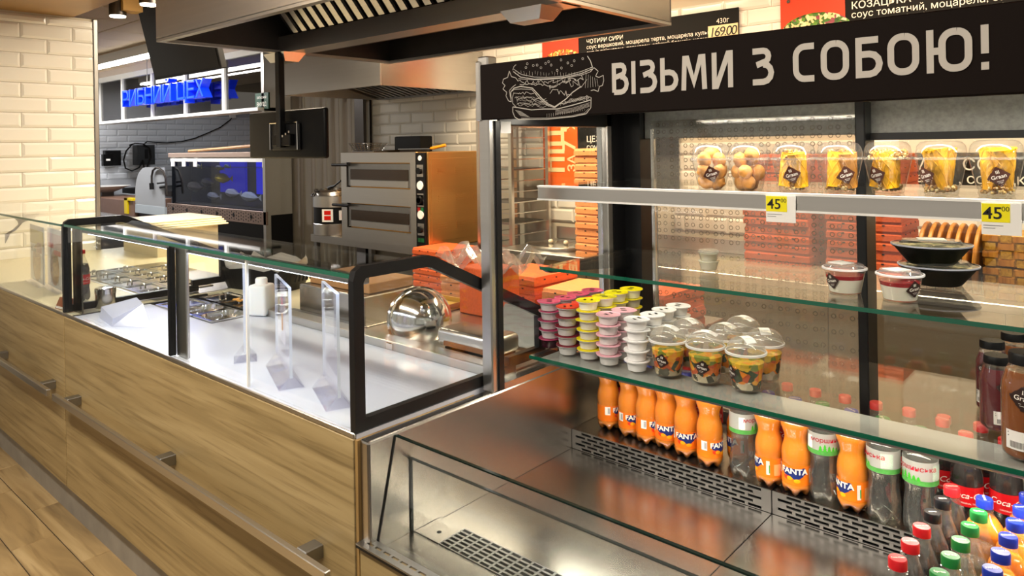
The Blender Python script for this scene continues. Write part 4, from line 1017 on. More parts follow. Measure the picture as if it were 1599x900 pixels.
for si, ((x, y), topc, midc, hgt, nb) in enumerate(base):
    p = at(x, y, Z=Z3)
    for j in range(nb):
        px_, py_ = p.x+j*.0015+ (.004 if j % 2 else 0), p.y+.018+j*.070
        if py_ > 2.02: continue
        h_ = hgt if j == 0 else hgt-(0 if j < 2 else 0)
        for k in range(h_):
            top = k == h_-1
            cl = topc if top else midc
            lab = ('%s-lidded sauce pot, topmost of its stack on the low shelf' if top else '%s-lidded sauce pot inside a stack on the low shelf') % (NAMES[topc] if top else {'purple': 'purple', 'darkred': 'dark red'}.get(midc, NAMES.get(midc, midc)))
            t = thing('sauce_pot', (px_+rr.uniform(-.0015, .0015), py_+rr.uniform(-.0015, .0015), Z3+k*.0272), lab, 'sauce pot', '%s sauce pots' % NAMES[topc], rr.random()*6.28)
            link('pot', pots['w' if (topc in ('white', 'yellow') and (top or topc == 'white')) else ('d' if topc == 'pink' and k == 0 else 'g')], t)
            l = link('foil_lid', lidc[cl], t, loc=(0, 0, .0255))
            if top: link('lid_print', lp_me, l)
# ---- salad cups with dome lids ----
sal_m = None
def salad_mat():
    m = bpy.data.materials.new('layered_salad'); m.use_nodes = True; nt = m.node_tree; b = nt.nodes['Principled BSDF']; L = nt.links
    tc = nt.nodes.new('ShaderNodeTexCoord'); oi = nt.nodes.new('ShaderNodeObjectInfo'); ad = nt.nodes.new('ShaderNodeVectorMath'); L.new(tc.outputs['Object'], ad.inputs[0]); L.new(oi.outputs['Random'], ad.inputs[1])
    v = nt.nodes.new('ShaderNodeTexVoronoi'); v.inputs['Scale'].default_value = 62; L.new(ad.outputs[0], v.inputs['Vector'])
    sp = nt.nodes.new('ShaderNodeSeparateColor'); L.new(v.outputs['Color'], sp.inputs[0])
    def ramp(cols):
        r = nt.nodes.new('ShaderNodeValToRGB'); r.color_ramp.interpolation = 'CONSTANT'; e = r.color_ramp.elements; n = len(cols)
        e[0].color = rgb(cols[0]); e[1].position = 1/n; e[1].color = rgb(cols[1])
        for i in range(2, n): q = e.new(i/n); q.color = rgb(cols[i])
        L.new(sp.outputs[0], r.inputs[0]); return r
    lo = ramp(['#cfc3a6', '#b9a98a', '#e2dac4', '#3d3a22', '#a89878']); mi = ramp(['#ee8a12', '#e87412', '#243312', '#f0a51e', '#c2500e', '#2d4016']); hi = ramp(['#e2b21a', '#c9a81a', '#ee9a14', '#7d8a1c', '#e8bf2a'])
    sx = nt.nodes.new('ShaderNodeSeparateXYZ'); L.new(tc.outputs['Object'], sx.inputs[0])
    ns = nt.nodes.new('ShaderNodeTexNoise'); ns.inputs['Scale'].default_value = 45; L.new(ad.outputs[0], ns.inputs['Vector'])
    def step(z0, z1, lk):
        mr = nt.nodes.new('ShaderNodeMapRange'); mr.inputs['From Min'].default_value = z0; mr.inputs['From Max'].default_value = z1; L.new(lk, mr.inputs['Value']); return mr
    ma = nt.nodes.new('ShaderNodeMath'); ma.operation = 'MULTIPLY_ADD'; ma.inputs[1].default_value = .03; L.new(ns.outputs['Fac'], ma.inputs[0]); L.new(sx.outputs['Z'], ma.inputs[2])
    s1_ = step(.034, .036, ma.outputs[0]); s2_ = step(.066, .068, ma.outputs[0])
    m1 = nt.nodes.new('ShaderNodeMix'); m1.data_type = 'RGBA'; L.new(s1_.outputs[0], m1.inputs['Factor']); L.new(lo.outputs[0], m1.inputs['A']); L.new(mi.outputs[0], m1.inputs['B'])
    m2 = nt.nodes.new('ShaderNodeMix'); m2.data_type = 'RGBA'; L.new(s2_.outputs[0], m2.inputs['Factor']); L.new(m1.outputs['Result'], m2.inputs['A']); L.new(hi.outputs[0], m2.inputs['B'])
    L.new(m2.outputs['Result'], b.inputs['Base Color']); b.inputs['Roughness'].default_value = .25
    bp = nt.nodes.new('ShaderNodeBump'); bp.inputs['Strength'].default_value = .8; bp.inputs['Distance'].default_value = .003; L.new(v.outputs['Distance'], bp.inputs['Height']); L.new(bp.outputs[0], b.inputs['Normal'])
    return m
sal_m = salad_mat()
def sc_r(z): return .034+.011*min(1, z/.085)
s_cup = MB().lathe([(.0315, .001), (.034, 0), (.045, .085), (.0485, .086), (.0485, .0895), (.046, .0895)], 36, capt=False).mesh('cup', M['plastic_clear'], True, ang=50)
s_rim = MB().lathe([(.0462, .0845), (.0496, .0855), (.0496, .0905), (.0462, .0915)], 36, capb=False, capt=False).mesh('rim', pmat('clear_white_rim', '#f2f2f2', .25, alpha=.75), True)
s_dome = MB().lathe([(.0480, .090), (.0465, .094), (.0440, .104), (.037, .114), (.026, .121), (.012, .124), (.001, .1245)], 36, capb=False, capt=False).mesh('dome_lid', M['lid_clear'], True, ang=50)
s_fill = MB().lathe([(.031, .002), (.0332, .003), (.0418, .066), (.036, .069), (.001, .0695)], 36, capb=False, capt=False).mesh('salad', sal_m, True)
s_lab = MB(); 
for i in range(6): 
    a0, a1 = -.030+.01*i, -.020+.01*i; f_ = lambda x: .1252-(x/.046)**2*.022
    s_lab.add([(-.012, a0, f_(a0)), (.014, a0, f_(a0)), (.014, a1, f_(a1)), (-.012, a1, f_(a1))], [(0, 1, 2, 3)])
s_lab = s_lab.mesh('lid_label', M['paper'])
SC = [((1035, 588), 0, .45, 'clear salad cup with sticker, beside the white sauce pots'), ((1094, 599), 0, .25, 'clear salad cup with sticker facing out, between two others'), ((1158, 611), 0, 1.05, 'clear salad cup with dark greens, sticker turned aside, at the open end of its row')]
for i, ((x, y), dy, off, lab) in enumerate(SC):
    p = at(x, y, Z=Z3)
    for j in range(3 if i == 1 else 2):
        t = thing('salad_cup', (p.x+.004*j, p.y+.032+.103*j, Z3), lab if j == 0 else 'clear dome-lidded salad cup standing behind the front row of salad cups', 'salad cup', 'salad cups on the low shelf', face_cam(p)-off-(0 if j == 0 else .35))
        link('cup', s_cup, t); link('salad', s_fill, t); l = link('dome_lid', s_dome, t); link('rim', s_rim, l); link('lid_label', s_lab, l)
        diamond_sticker(t, lambda z: sc_r(z)+.0008, .042, .0205, 0, M["graan"], -.22)
# ================= bottles =================
def petal(h=.022, k=.22):
    def fn(r, z, a):
        if z >= h: return r, z
        t = 1-z/h; c = (1-math.cos(5*a))/2
        return r*(1-k*t*c), z+.016*t*t*(1-c)*0+.012*t*c
    return fn
def lerp_prof(pr):
    def f(z):
        for (r0, z0), (r1, z1) in zip(pr[:-1], pr[1:]):
            if z0 <= z <= z1: return r0+(r1-r0)*(z-z0)/max(1e-6, z1-z0)
        return pr[-1][0]
    return f
PR = {
 'fanta': [(.018, 0), (.026, .001), (.0315, .014), (.0325, .022), (.0322, .028), (.0316, .030), (.0316, .076), (.0325, .080), (.0328, .098), (.0316, .110), (.0272, .126), (.0254, .135), (.0268, .146), (.0325, .163), (.0336, .169), (.0310, .179), (.022, .192), (.0145, .203), (.0125, .207), (.0125, .214)],
 'coke': [(.018, 0), (.026, .001), (.0325, .012), (.0332, .030), (.0315, .045), (.0298, .060), (.0305, .072), (.0318, .076), (.0320, .122), (.0325, .128), (.0312, .145), (.026, .168), (.018, .190), (.0135, .203), (.0125, .207), (.0125, .214)],
 'water': [(.020, 0), (.029, .001), (.0335, .010), (.0340, .030), (.0325, .055), (.0295, .085), (.0290, .097), (.0312, .110), (.0328, .117), (.0330, .168), (.0325, .172), (.030, .182), (.020, .197), (.0135, .206), (.0128, .214)]}
RF = {k: lerp_prof(v) for k, v in PR.items()}
clear = M['plastic_clear']
def shells(kind, liquid, zfill):
    pr = PR[kind]; fn = petal()
    sh = MB().lathe(pr, 30, fn=fn).mesh('bottle_shell', clear, True, ang=60)
    li = [(max(.002, r-.0009), z+.0008) for r, z in pr if z < zfill]; li.append((RF[kind](zfill)-.0009, zfill)); li.append((.001, zfill))
    lq = MB().lathe(li, 30, fn=fn, capt=False).mesh('drink', liquid, True, ang=60) if liquid else None
    return sh, lq
fan_l = pmat('orange_drink', '#f08a00', .16, noise=.05, nscale=(30, 30, 30), sss=.12); coke_l = pmat('cola_drink', '#140605', .1); spr_l = glass('lemonade', '#dcdcd2', .04, .05, .10, '#e4e4d8'); wat_l = glass('water', '#d9dcdc', .06, .02, .05, '#d8dee0')
cap_prof = [(.0150, 0), (.0150, .015), (.0138, .0172), (.001, .0175)]
def cap_me(c): return MB().lathe(cap_prof, 36, capt=False, fn=lambda r, z, a: (r*(1+.018*math.sin(a*18)) if .0145 < r else r, z)).mesh('cap', pmat('cap_'+c.strip('#'), c, .32), True, ang=50)
caps = {'blue': cap_me('#1a2f9a'), 'red': cap_me('#d01c24'), 'green': cap_me('#1c7a36'), 'black': cap_me('#16161a'), 'orange': cap_me('#e8402c')}
def cap_txt(s, size): 
    vs, fs = text_mesh(s, size, bold=.01); mb = MB().add([Vector((v.y*-1, v.x, .0178)) for v in vs], fs); return mb.mesh('cap_print', M['txt_white'])
cap_print = {'blue': cap_txt('FANTA', .0072), 'green': cap_txt('Sprite', .0076), 'red': cap_txt('Coca-Cola', .0052), 'black': cap_txt('zero', .008)}
ring_me = MB().lathe([(.0132, -.006), (.0155, -.0055), (.0155, -.0035), (.0132, -.003)], 24, capb=False, capt=False).mesh('neck_ring', clear, True)
def band(kind, z0, z1, mat, name='label', eps=.0006, a0=0, a1=2*PI, n=36):
    f = RF[kind]; mb = MB(); zs = [z0+(z1-z0)*k/6 for k in range(7)]; m_ = n if a1-a0 > 6.2 else max(3, int(n*(a1-a0)/6.28))
    vs = [((f(z)+eps)*math.cos(a0+(a1-a0)*k/m_), (f(z)+eps)*math.sin(a0+(a1-a0)*k/m_), z) for z in zs for k in range(m_+1)]
    mb.add(vs, [(j*(m_+1)+k, j*(m_+1)+k+1, (j+1)*(m_+1)+k+1, (j+1)*(m_+1)+k) for j in range(6) for k in range(m_)])
    return mb.mesh(name, mat, True)
def flat(polys, z=.0012):
    """polygons cut into narrow cells so that they bend smoothly round a bottle"""
    mb = MB()
    for pl_ in polys:
        x0 = min(p[0] for p in pl_); x1 = max(p[0] for p in pl_); y0 = min(p[1] for p in pl_); y1 = max(p[1] for p in pl_)
        def ins(x, y, pl_=pl_):
            c = False; j = len(pl_)-1
            for i in range(len(pl_)):
                (xi, yi), (xj, yj) = pl_[i], pl_[j]
                if (yi > y) != (yj > y) and x < (xj-xi)*(y-yi)/(yj-yi)+xi: c = not c
                j = i
            return c
        rect = len(pl_) == 4 and len(set(round(p[0], 6) for p in pl_)) == 2 and len(set(round(p[1], 6) for p in pl_)) == 2
        grid_poly(mb, (lambda x, y: True) if rect else ins, x0, x1, y0, y1, max(3, int((x1-x0)/.0022)) if rect else 30, 1 if rect else 24, z)
    return mb
def wrapped(kind, mb, mat, name, a0=0): return wrap(mb, RF[kind], a0).mesh(name, mat)
navy = pmat('navy_print', '#16286e', .45); redp = pmat('red_fruit_print', '#e23a1c', .5); orp = pmat('orange_fruit_print', '#f6a60c', .5); greenp = pmat('green_print', '#2f9a3c', .5)
# ---- Fanta label ----
fl_ = []
fl_.append(('label', band('fanta', .030, .076, pmat('orange_label', '#f07814', .35)), None))
blob = [(-.024, .064), (-.012, .069), (.004, .067), (.022, .070), (.025, .060), (.014, .050), (.004, .044), (-.008, .052), (-.020, .054)]
fl_.append(('label_print', wrapped('fanta', flat([[(-.026, .058), (-.020, .070), (.0, .0705), (.024, .073), (.027, .060), (.016, .050), (.003, .042), (-.010, .051), (-.022, .052)]], .0010), navy, 'label_print'), 'label'))
vs, fs = text_mesh('FANTA', .0185, bold=.03)
fl_.append(('logo', wrapped('fanta', MB().add([Vector((v.x, v.y+.0635, .0018)) for v in vs], fs), M['txt_white'], 'logo'), 'label'))
fr_ = MB()
for cx, cy, r in ((-.010, .046, .0065), (.006, .0415, .007)):
    fr_.add([(cx+r*math.cos(k*PI/6), cy+r*.7*math.sin(k*PI/6), .0013) for k in range(12)]+[(cx, cy, .0015)], [(i_, (i_+1) % 12, 12) for i_ in range(12)])
fl_.append(('fruit_print', wrapped('fanta', fr_, orp, 'fruit_print'), 'label'))
fl_.append(('fruit_print', wrapped('fanta', flat([[(-.024, .050), (-.012, .052), (-.010, .047), (-.018, .041), (-.023, .044)]], .0012), redp, 'fruit_print'), 'label'))
bc = flat([[(-.012, .050), (.003, .050), (.003, .074), (-.012, .074)]], .0012); fl_.append(('barcode_field', wrapped('fanta', bc, M['paper'], 'barcode_field', -1.25), 'label'))
bars = MB()
for k in range(9): bars.add([(-.004+.0007*k, .054, .0014), (-.0037+.0007*k, .054, .0014), (-.0037+.0007*k, .071, .0014), (-.004+.0007*k, .071, .0014)], [(0, 1, 2, 3)])
fl_.append(('barcode', wrapped('fanta', bars, M['txt_black'], 'barcode', -1.25), 'label'))
fl_.append(('nutrition_field', wrapped('fanta', flat([[(-.004, .036), (.004, .036), (.004, .070), (-.004, .070)]], .0012), pmat('pale_print', '#e8d8d0', .5), 'nutrition_field', 1.25), 'label'))
fl_.append(('flag_print', wrapped('fanta', flat([[(.002, .040), (.0045, .040), (.0045, .060), (.002, .060)]], .0014), greenp, 'flag_print', 1.25), 'label'))
fl_.append(('side_text', wrapped('fanta', flat([[(-.009, .034), (.010, .034), (.010, .062), (-.009, .062)]], .0012), pmat('light_orange_print', '#f6a86a', .5), 'side_text', 1.95), 'label'))
# ---- cola label ----
cl_ = [('label', band('coke', .077, .121, pmat('red_label', '#c8141c', .35)), None)]
vs, fs = text_mesh('Coca-Cola', .0185, bold=.005, shear=.35)
cl_.append(('logo', wrapped('coke', MB().add([Vector((v.x, v.y+.1015, .0014)) for v in vs], fs), M['txt_white'], 'logo'), 'label'))
vs, fs = text_mesh('ORIGINAL TASTE', .0050)
cl_.append(('label_text', wrapped('coke', MB().add([Vector((v.x, v.y+.085, .0014)) for v in vs], fs), M['txt_white'], 'label_text'), 'label'))
# ---- sprite ----
sl_ = [('label', band('coke', .077, .121, pmat('green_label', '#1f8a3c', .35)), None)]
vs, fs = text_mesh('Sprite', .022, bold=.01, shear=.2)
sl_.append(('logo', wrapped('coke', MB().add([Vector((v.x, v.y+.1, .0014)) for v in vs], fs), M['txt_white'], 'logo'), 'label'))
# ---- water ----
wl_ = [('label', band('water', .117, .168, glass('printed_film', '#f4f6f4', .05, .1, .72, '#f1f4f0')), None)]
wl_.append(('green_band', band('water', .1175, .128, pmat('leaf_green_band', '#4f9a48', .5, noise=.4, nscale=(120, 120, 120)), 'green_band', .0010), 'label'))
vs, fs = text_mesh('моршинська', .0150, bold=.01)
wl_.append(('logo', wrapped('water', MB().add([Vector((v.x, v.y+.153, .0016)) for v in vs], fs), pmat('crimson_print', '#b0182c', .5), 'logo'), 'label'))
tr_ = MB()
for k, (cx, h_) in enumerate(((-.024, .014), (-.015, .018), (-.006, .015), (.003, .012), (.011, .010))):
    for q_ in range(3): tr_.add([(cx-.005+q_*.001, .127+q_*h_*.28, .0016), (cx+.005-q_*.001, .127+q_*h_*.28, .0016), (cx, .127+h_*(.5+.25*q_), .0016)], [(0, 1, 2)])
wl_.append(('tree_print', wrapped('water', tr_, pmat('bright_green_print', '#3fae2c', .5), 'tree_print'), 'label'))
wl_.append(('info_field', wrapped('water', flat([[(-.012, .130), (.012, .130), (.012, .162), (-.012, .162)]], .0013), pmat('speckled_print', '#b9cdbd', .6, noise=.5, nscale=(700, 700, 700)), 'info_field', 1.5), 'label'))
wl_.append(('barcode_field', wrapped('water', flat([[(-.007, .130), (.007, .130), (.007, .160), (-.007, .160)]], .0014), M['paper'], 'barcode_field', -1.5), 'label'))
KIND = {'fanta': (*shells('fanta', fan_l, .196), fl_), 'coke': (*shells('coke', coke_l, .168), cl_), 'sprite': (*shells('coke', spr_l, .165), sl_), 'water': (*shells('water', wat_l, .182), wl_)}
def bottle(kind, x, y, z, rz, cap, label, group, name=None, full=True):
    t = thing(name or {'fanta': 'orange_soda_bottle', 'coke': 'cola_bottle', 'sprite': 'lemonade_bottle', 'water': 'water_bottle'}[kind], (x, y, z), label, 'bottle', group, rz)
    sh, lq, lab = KIND[kind]
    link('bottle_shell', sh, t)
    if lq: link('drink', lq, t)
    cp_ = link('cap', caps[cap], t, loc=(0, 0, .2145)); link('neck_ring', ring_me, t, loc=(0, 0, .2145))
    if cap in cap_print and full: link('cap_print', cap_print[cap], cp_)
    lo = None
    for nm, me, par in lab:
        o = link(nm, me, t if par is None else lo)
        if par is None: lo = o
    return t
G1 = 'orange soda bottles on the fridge step'
front = [((952, 672), 'fanta', 1.3, 0), ((985, 684), 'fanta', .55, 0), ((1013, 695), 'fanta', 1.05, 0), ((1043, 703), 'fanta', .0, 0), ((1074, 716), 'fanta', -.02, 0), ((1110, 731), 'fanta', .95, 0), ((1145, 727), 'fanta', -1.1, 1), ((1163, 747), 'water', 1.4, 0), ((1203, 761), 'fanta', -1.35, 0), ((1245, 775), 'fanta', -.15, 0), ((1288, 785), 'water', .55, 0), ((1333, 801), 'fanta', -.85, 0), ((1382, 818), 'water', -1.3, 0), ((1440, 840), 'water', -.45, 0)]
WL = {7: 'clear water bottle with green label info side out, between orange sodas', 10: 'clear water bottle with crimson lettering, between two orange sodas', 12: 'clear water bottle with its green info panel turned out, beside the last orange soda', 13: 'clear water bottle with green fir trees on its label, beside the cola'}
for i, ((x, y), kd, off, back) in enumerate(front):
    p = at(x, y, Z=ZS); d = Vector((p.x, p.y)).normalized()*.022
    X_, Y_ = p.x+d.x, p.y+d.y+.0
    if i == 6: X_, Y_ = -.868, 1.925
    if kd == 'fanta':
        lab = {0: 'orange soda bottle in the corner beside the steel side wall', 3: 'orange soda bottle with its logo turned squarely out', 4: 'orange soda bottle with its logo turned squarely out', 9: 'orange soda bottle with its logo out, beside the crimson-lettered water', 11: 'orange soda bottle standing between two clear water bottles'}.get(i, 'orange soda bottle with its label turned aside in the front row on the step')
        o_ = bottle('fanta', X_, Y_, ZS, face_cam((X_, Y_), off), 'blue', lab, G1)
    else: o_ = bottle('water', X_, Y_, ZS, face_cam((X_, Y_), off), 'green', WL[i], 'water bottles on the fridge step')
    o_.scale = (1.09, 1.09, 1.03)
G2 = 'cola bottles in the back row on the fridge step'
for k in range(14):
    X_ = -1.27+.0745*k
    if abs(X_+.868) < .05: continue
    bottle('coke', X_, 1.965, ZS, face_cam((X_, 1.965), -.3+.2*(k % 4)), 'red', 'red-capped cola bottle in the back row behind the orange sodas', G2, full=False)
for k, (X_, Y_) in enumerate(((-.318, 1.885), (-.375, 1.945), (-.245, 1.90), (-.175, 1.90))):
    bottle('coke', X_, Y_, ZS, face_cam((X_, Y_), [.15, -.45, .2, 0][k]), 'red', 'red-labelled cola bottle on the step behind the capped bottles on the deck', 'cola bottles at the open end of the step')
# bottles standing on the deck in rows running to the back
R1 = ['red', 'red', 'red', 'black', 'black', 'red']
for k in range(6):
    Y_ = 1.363+.0705*k; X_ = -.334+.0036*k
    bottle('coke', X_, Y_, ZD, face_cam((X_, Y_), .4), R1[k], {'red': 'red-capped cola bottle standing on the steel deck', 'black': 'black-capped cola bottle standing on the steel deck'}[R1[k]], 'cola bottles on the deck')
for k in range(5):
    Y_ = 1.362+.0675*k; X_ = -.2705+.0036*k
    bottle('sprite', X_, Y_, ZD, face_cam((X_, Y_), .3), 'green', 'green-capped clear lemonade bottle standing on the steel deck', 'lemonade bottles on the deck')
for k in range(7):
    Y_ = 1.43+.068*k-.068*0; X_ = -.206+.0026*k
    if Y_ > 1.79: continue
    bottle('fanta', X_, Y_, ZD, face_cam((X_, Y_), .5), 'blue', 'blue-capped orange soda bottle standing on the steel deck', 'orange sodas on the deck')
bottle('fanta', -.2565, 1.70, ZD, .3, 'blue', 'blue-capped orange soda bottle at the back of the green-capped row', 'orange sodas on the deck')
for k in range(3): bottle('fanta', -.137, 1.50+.07*k, ZD, .3, 'blue', 'blue-capped orange soda bottle standing on the steel deck', 'orange sodas on the deck')
p = at(1336, 884, Z=.64); t = thing('shelf_divider', (p.x+.03, 1.30, ZD), 'small grey upright card holder on the steel deck before the cola bottles', 'card holder')
MB().box(p.x-.002, p.x+.10, 1.298, 1.301, ZD, .648).build('card', pmat('grey_card', '#77797c', .4), t); MB().box(p.x-.002, p.x+.10, 1.30, 1.33, ZD, ZD+.003).build('foot', M['acrylic'], t)
# ---- juice bottles on the low shelf ----
def juice(p, r, h, liquid, lab, rz, sq_=True, cap_r=.024):
    t = thing('juice_bottle', p, lab, 'bottle', 'juice bottles on the low shelf', rz)
    fn = (lambda q, z, a: (q*(1.0+.10*abs(math.sin(2*a))**2), z)) if sq_ else None
    pr = [(r*.86, 0), (r*.97, .004), (r, .012), (r, h*.62), (r*.97, h*.70), (r*.80, h*.82), (cap_r*.95, h*.88), (cap_r*.92, h*.90)]
    MB().lathe(pr, 36, fn=fn).build('bottle_shell', clear, t, True, world=False, ang=60)
    MB().lathe([(q-.0012, z+.001) for q, z in pr[:-2]]+[(.001, h*.82)], 36, fn=fn, capt=False).build('juice', liquid, t, True, world=False, ang=60)
    MB().lathe([(cap_r, h*.89), (cap_r, h*.98), (cap_r*.93, h), (.001, h)], 36, capt=False, fn=lambda q, z, a: (q*(1+.012*math.sin(a*24)), z)).build('cap', M['black'], t, True, world=False, ang=50)
    rf = lambda z: r*1.02 if not sq_ else r*1.02
    diamond_sticker(t, lambda z: lerp_prof(pr)(z)+.0012, h*.60, r*.62, 0, M['graan'], -.12)
    lb = flat([[(-r*.75+r*.1875*k, h*.10), (-r*.75+r*.1875*(k+1), h*.10), (-r*.75+r*.1875*(k+1), h*.28), (-r*.75+r*.1875*k, h*.28)] for k in range(8)], .0014)
    l = wrap(lb, lambda z: r+.0008).build('price_label', M['paper'], t, world=False)
    bb = MB()
    for k in range(14): bb.add([(-r*.55+r*.045*k, h*.12, .002), (-r*.53+r*.045*k, h*.12, .002), (-r*.53+r*.045*k, h*.18, .002), (-r*.55+r*.045*k, h*.18, .002)], [(0, 1, 2, 3)])
    for k, w_ in ((0, 1.2), (1, .8)): bb.add([(-r*.65, h*(.25-.03*k), .002), (-r*.65+r*w_, h*(.25-.03*k), .002), (-r*.65+r*w_, h*(.26-.03*k), .002), (-r*.65, h*(.26-.03*k), .002)], [(0, 1, 2, 3)])
    wrap(bb, lambda z: r+.0008).build('label_print', M['txt_black'], l, world=False)
redj = pmat('cherry_juice', '#5a0a16', .15, noise=.1); amb = pmat('apple_juice', '#8a4a12', .12, noise=.12)
p = at(1557, 672, Z=Z3); juice((p.x, p.y+.02, Z3), .030, .150, redj, 'dark red juice bottle with black cap, sticker half hidden by the amber bottle', face_cam(p, .5))
p = at(1548, 655, Z=Z3); juice((p.x-.006, p.y+.075, Z3), .030, .152, redj, 'dark red juice bottle with black cap, behind another red one', face_cam(p, -.5))
p = at(1600, 719, Z=Z3); juice((p.x+.002, p.y+.03, Z3), .041, .195, amb, 'large amber juice bottle with black cap and brown diamond sticker', face_cam(p, -.1), False, .028)
p = at(1592, 640, Z=Z3); juice((p.x-.014, p.y+.05, Z3), .030, .158, amb, 'amber juice bottle with black cap, half hidden between red and large amber ones', face_cam(p))
juice((p.x+.03, p.y+.06, Z3), .030, .165, redj, 'red juice bottle behind the large amber bottle', face_cam(p))

p = at(104, 474, Z=.873)
bottle('coke', p.x-.01, p.y+.07, .873, face_cam(p, .2), 'red', 'red-labelled cola bottle standing behind the brown card at the glass case end', 'cola bottle by the posters')
# ================= kitchen behind =================
# ---- large island hood ----
HX0, HX1, HY0, HY1, HZ = -3.40, -1.52, 1.405, 2.76, 2.05
hd = thing('extractor_hood', ((HX0+HX1)/2, 2.0, HZ), 'large stainless steel island extractor hood over the counter with slatted filters', 'extractor hood')
T = .03
MB().box(HX0, HX1, HY0, HY0+.012, HZ+.012, 2.74).build('skirt', M['steel'], hd)
MB().box(HX0, HX1, HY1-.012, HY1, HZ+.012, 2.74).build('skirt', M['steel_dark'], hd)  # dark steel on inner skirts and linings paints the unlit hood inside
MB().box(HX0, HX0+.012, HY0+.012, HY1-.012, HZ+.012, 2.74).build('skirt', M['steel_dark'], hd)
MB().box(HX1-.012, HX1, HY0+.012, HY1-.012, HZ+.012, 2.74).build('skirt', M['steel_y'], hd)
rim = MB(); rim.box(HX0, HX1, HY0, HY0+T, HZ, HZ+.014).box(HX0, HX1, HY1-T, HY1, HZ, HZ+.014).box(HX0, HX0+T, HY0+T, HY1-T, HZ, HZ+.014).box(HX1-T, HX1, HY0+T, HY1-T, HZ, HZ+.014)
rim.build('rim', M['steel'], hd)
MB().box(HX0+.012, HX1-.012, HY0+.012, HY1-.012, 2.60, 2.62).build('inner_top', M['steel_dark'], hd)
ym = 2.02
MB().prism([(ym, HZ), (ym+.115, HZ), (ym+.115, HZ+.10), (ym, HZ+.085)], 'x', HX0+.012, HX1-.012).build('middle_beam', M['steel'], hd)
MB().prism([(ym+.016, HZ+.10), (ym+.03, HZ+.11), (ym-.25, HZ+.45), (ym-.264, HZ+.44)], 'x', HX0+.10, HX1-.02).build('filter_back', M['black'], hd)
nsl = 22
for i in range(nsl):
    x = HX0+.16+(HX1-HX0-.2)*i/nsl
    MB().prism([(ym-.004, HZ+.088), (ym+.010, HZ+.094), (ym-.27, HZ+.43), (ym-.284, HZ+.424)], 'x', x, x+.040).build('filter_slat', M['steel'], hd)
MB().box(HX0+.012, HX1-.012, ym+.20, ym+.215, HZ+.02, 2.60).build('rear_lining', M['steel_dark'], hd)
for (pa, pb) in (((430, 455, 505), (80, 97)), ((800, 845, 878), (15, 43))):
    a = at(pa[0]+8, pb[0]+8, Z=HZ); xx = a.x; 
    m_ = MB(); y0, y1 = ym-.03, ym+.10; L0 = [(xx, y0, HZ), (xx+.20, y0, HZ), (xx+.20, y1, HZ), (xx, y1, HZ)]; L1 = [(xx+.03, y0+.025, HZ-.045), (xx+.17, y0+.025, HZ-.045), (xx+.17, y1-.025, HZ-.045), (xx+.03, y1-.025, HZ-.045)]
    m_.add(L0+L1, [(0, 1, 2, 3), (7, 6, 5, 4)]+[(i, (i+1) % 4, 4+(i+1) % 4, 4+i) for i in range(4)]).build('lamp_box', M['steel'], hd)
# ---- hood over the oven ----
h2 = thing('oven_hood', (-4.75, 3.8, 2.0), 'stainless steel extractor hood above the pizza oven', 'extractor hood')
ax0, ax1, ay0, ay1, az = -5.46, -4.14, 3.27, 4.34, 2.0
MB().box(ax0, ax1, ay0, ay0+.012, az, 2.74).build('skirt', M['steel'], h2)
MB().box(ax1-.012, ax1, ay0+.012, ay1, az, 2.74).build('skirt', M['steel_y'], h2)
MB().box(ax0, ax0+.012, ay0+.012, ay1, az, 2.74).build('skirt', M['steel_y'], h2)
MB().box(ax0+.012, ax1-.012, ay0+.012, ay1, az+.20, az+.22).build('inner_top', M['steel_dark'], h2)
MB().box(ax0+.012, ax1-.012, ay1-.06, ay1, az, az+.08).build('drip_rail', M['steel_mid'], h2)
for i in range(16):
    x = ax0+.06+(ax1-ax0-.12)*i/16
    MB().prism([(ay1-.06, az+.01), (ay1-.06, az+.04), (ay0+.35, az+.20), (ay0+.35, az+.17)], 'x', x, x+.035).build('filter_slat', M['steel_mid'], h2)
# ---- deck oven ----
ox0, ox1, oy0, oy1, oz0, oz1 = -5.10, -4.035, 3.60, 4.30, .787, 1.512
ov = thing('pizza_oven', ((ox0+ox1)/2, oy0, oz0), 'two-deck stainless steel pizza oven with knobs on a black control strip', 'oven')
copper = pmat('warm_side_panel', '#d9a866', .34, .9, noise=.06, nscale=(40, 2, 40))
MB().rbox(ox0, ox1, oy0+.02, oy1, oz0, oz1, .004, 1).build('body', copper, ov)
bandx = ox1-.105
fm = MB(); zs_ = [(oz0+.105, oz0+.31), (oz1-.285, oz1-.08)]
fm.box(ox0, bandx-.012, oy0, oy0+.022, oz0, zs_[0][0]).box(ox0, bandx-.012, oy0, oy0+.022, zs_[0][1], zs_[1][0]).box(ox0, bandx-.012, oy0, oy0+.022, zs_[1][1], oz1)
for z0, z1 in zs_: fm.box(ox0, ox0+.075, oy0, oy0+.022, z0, z1).box(bandx-.075, bandx-.012, oy0, oy0+.022, z0, z1)
fm.build('front_frame', M['steel'], ov)
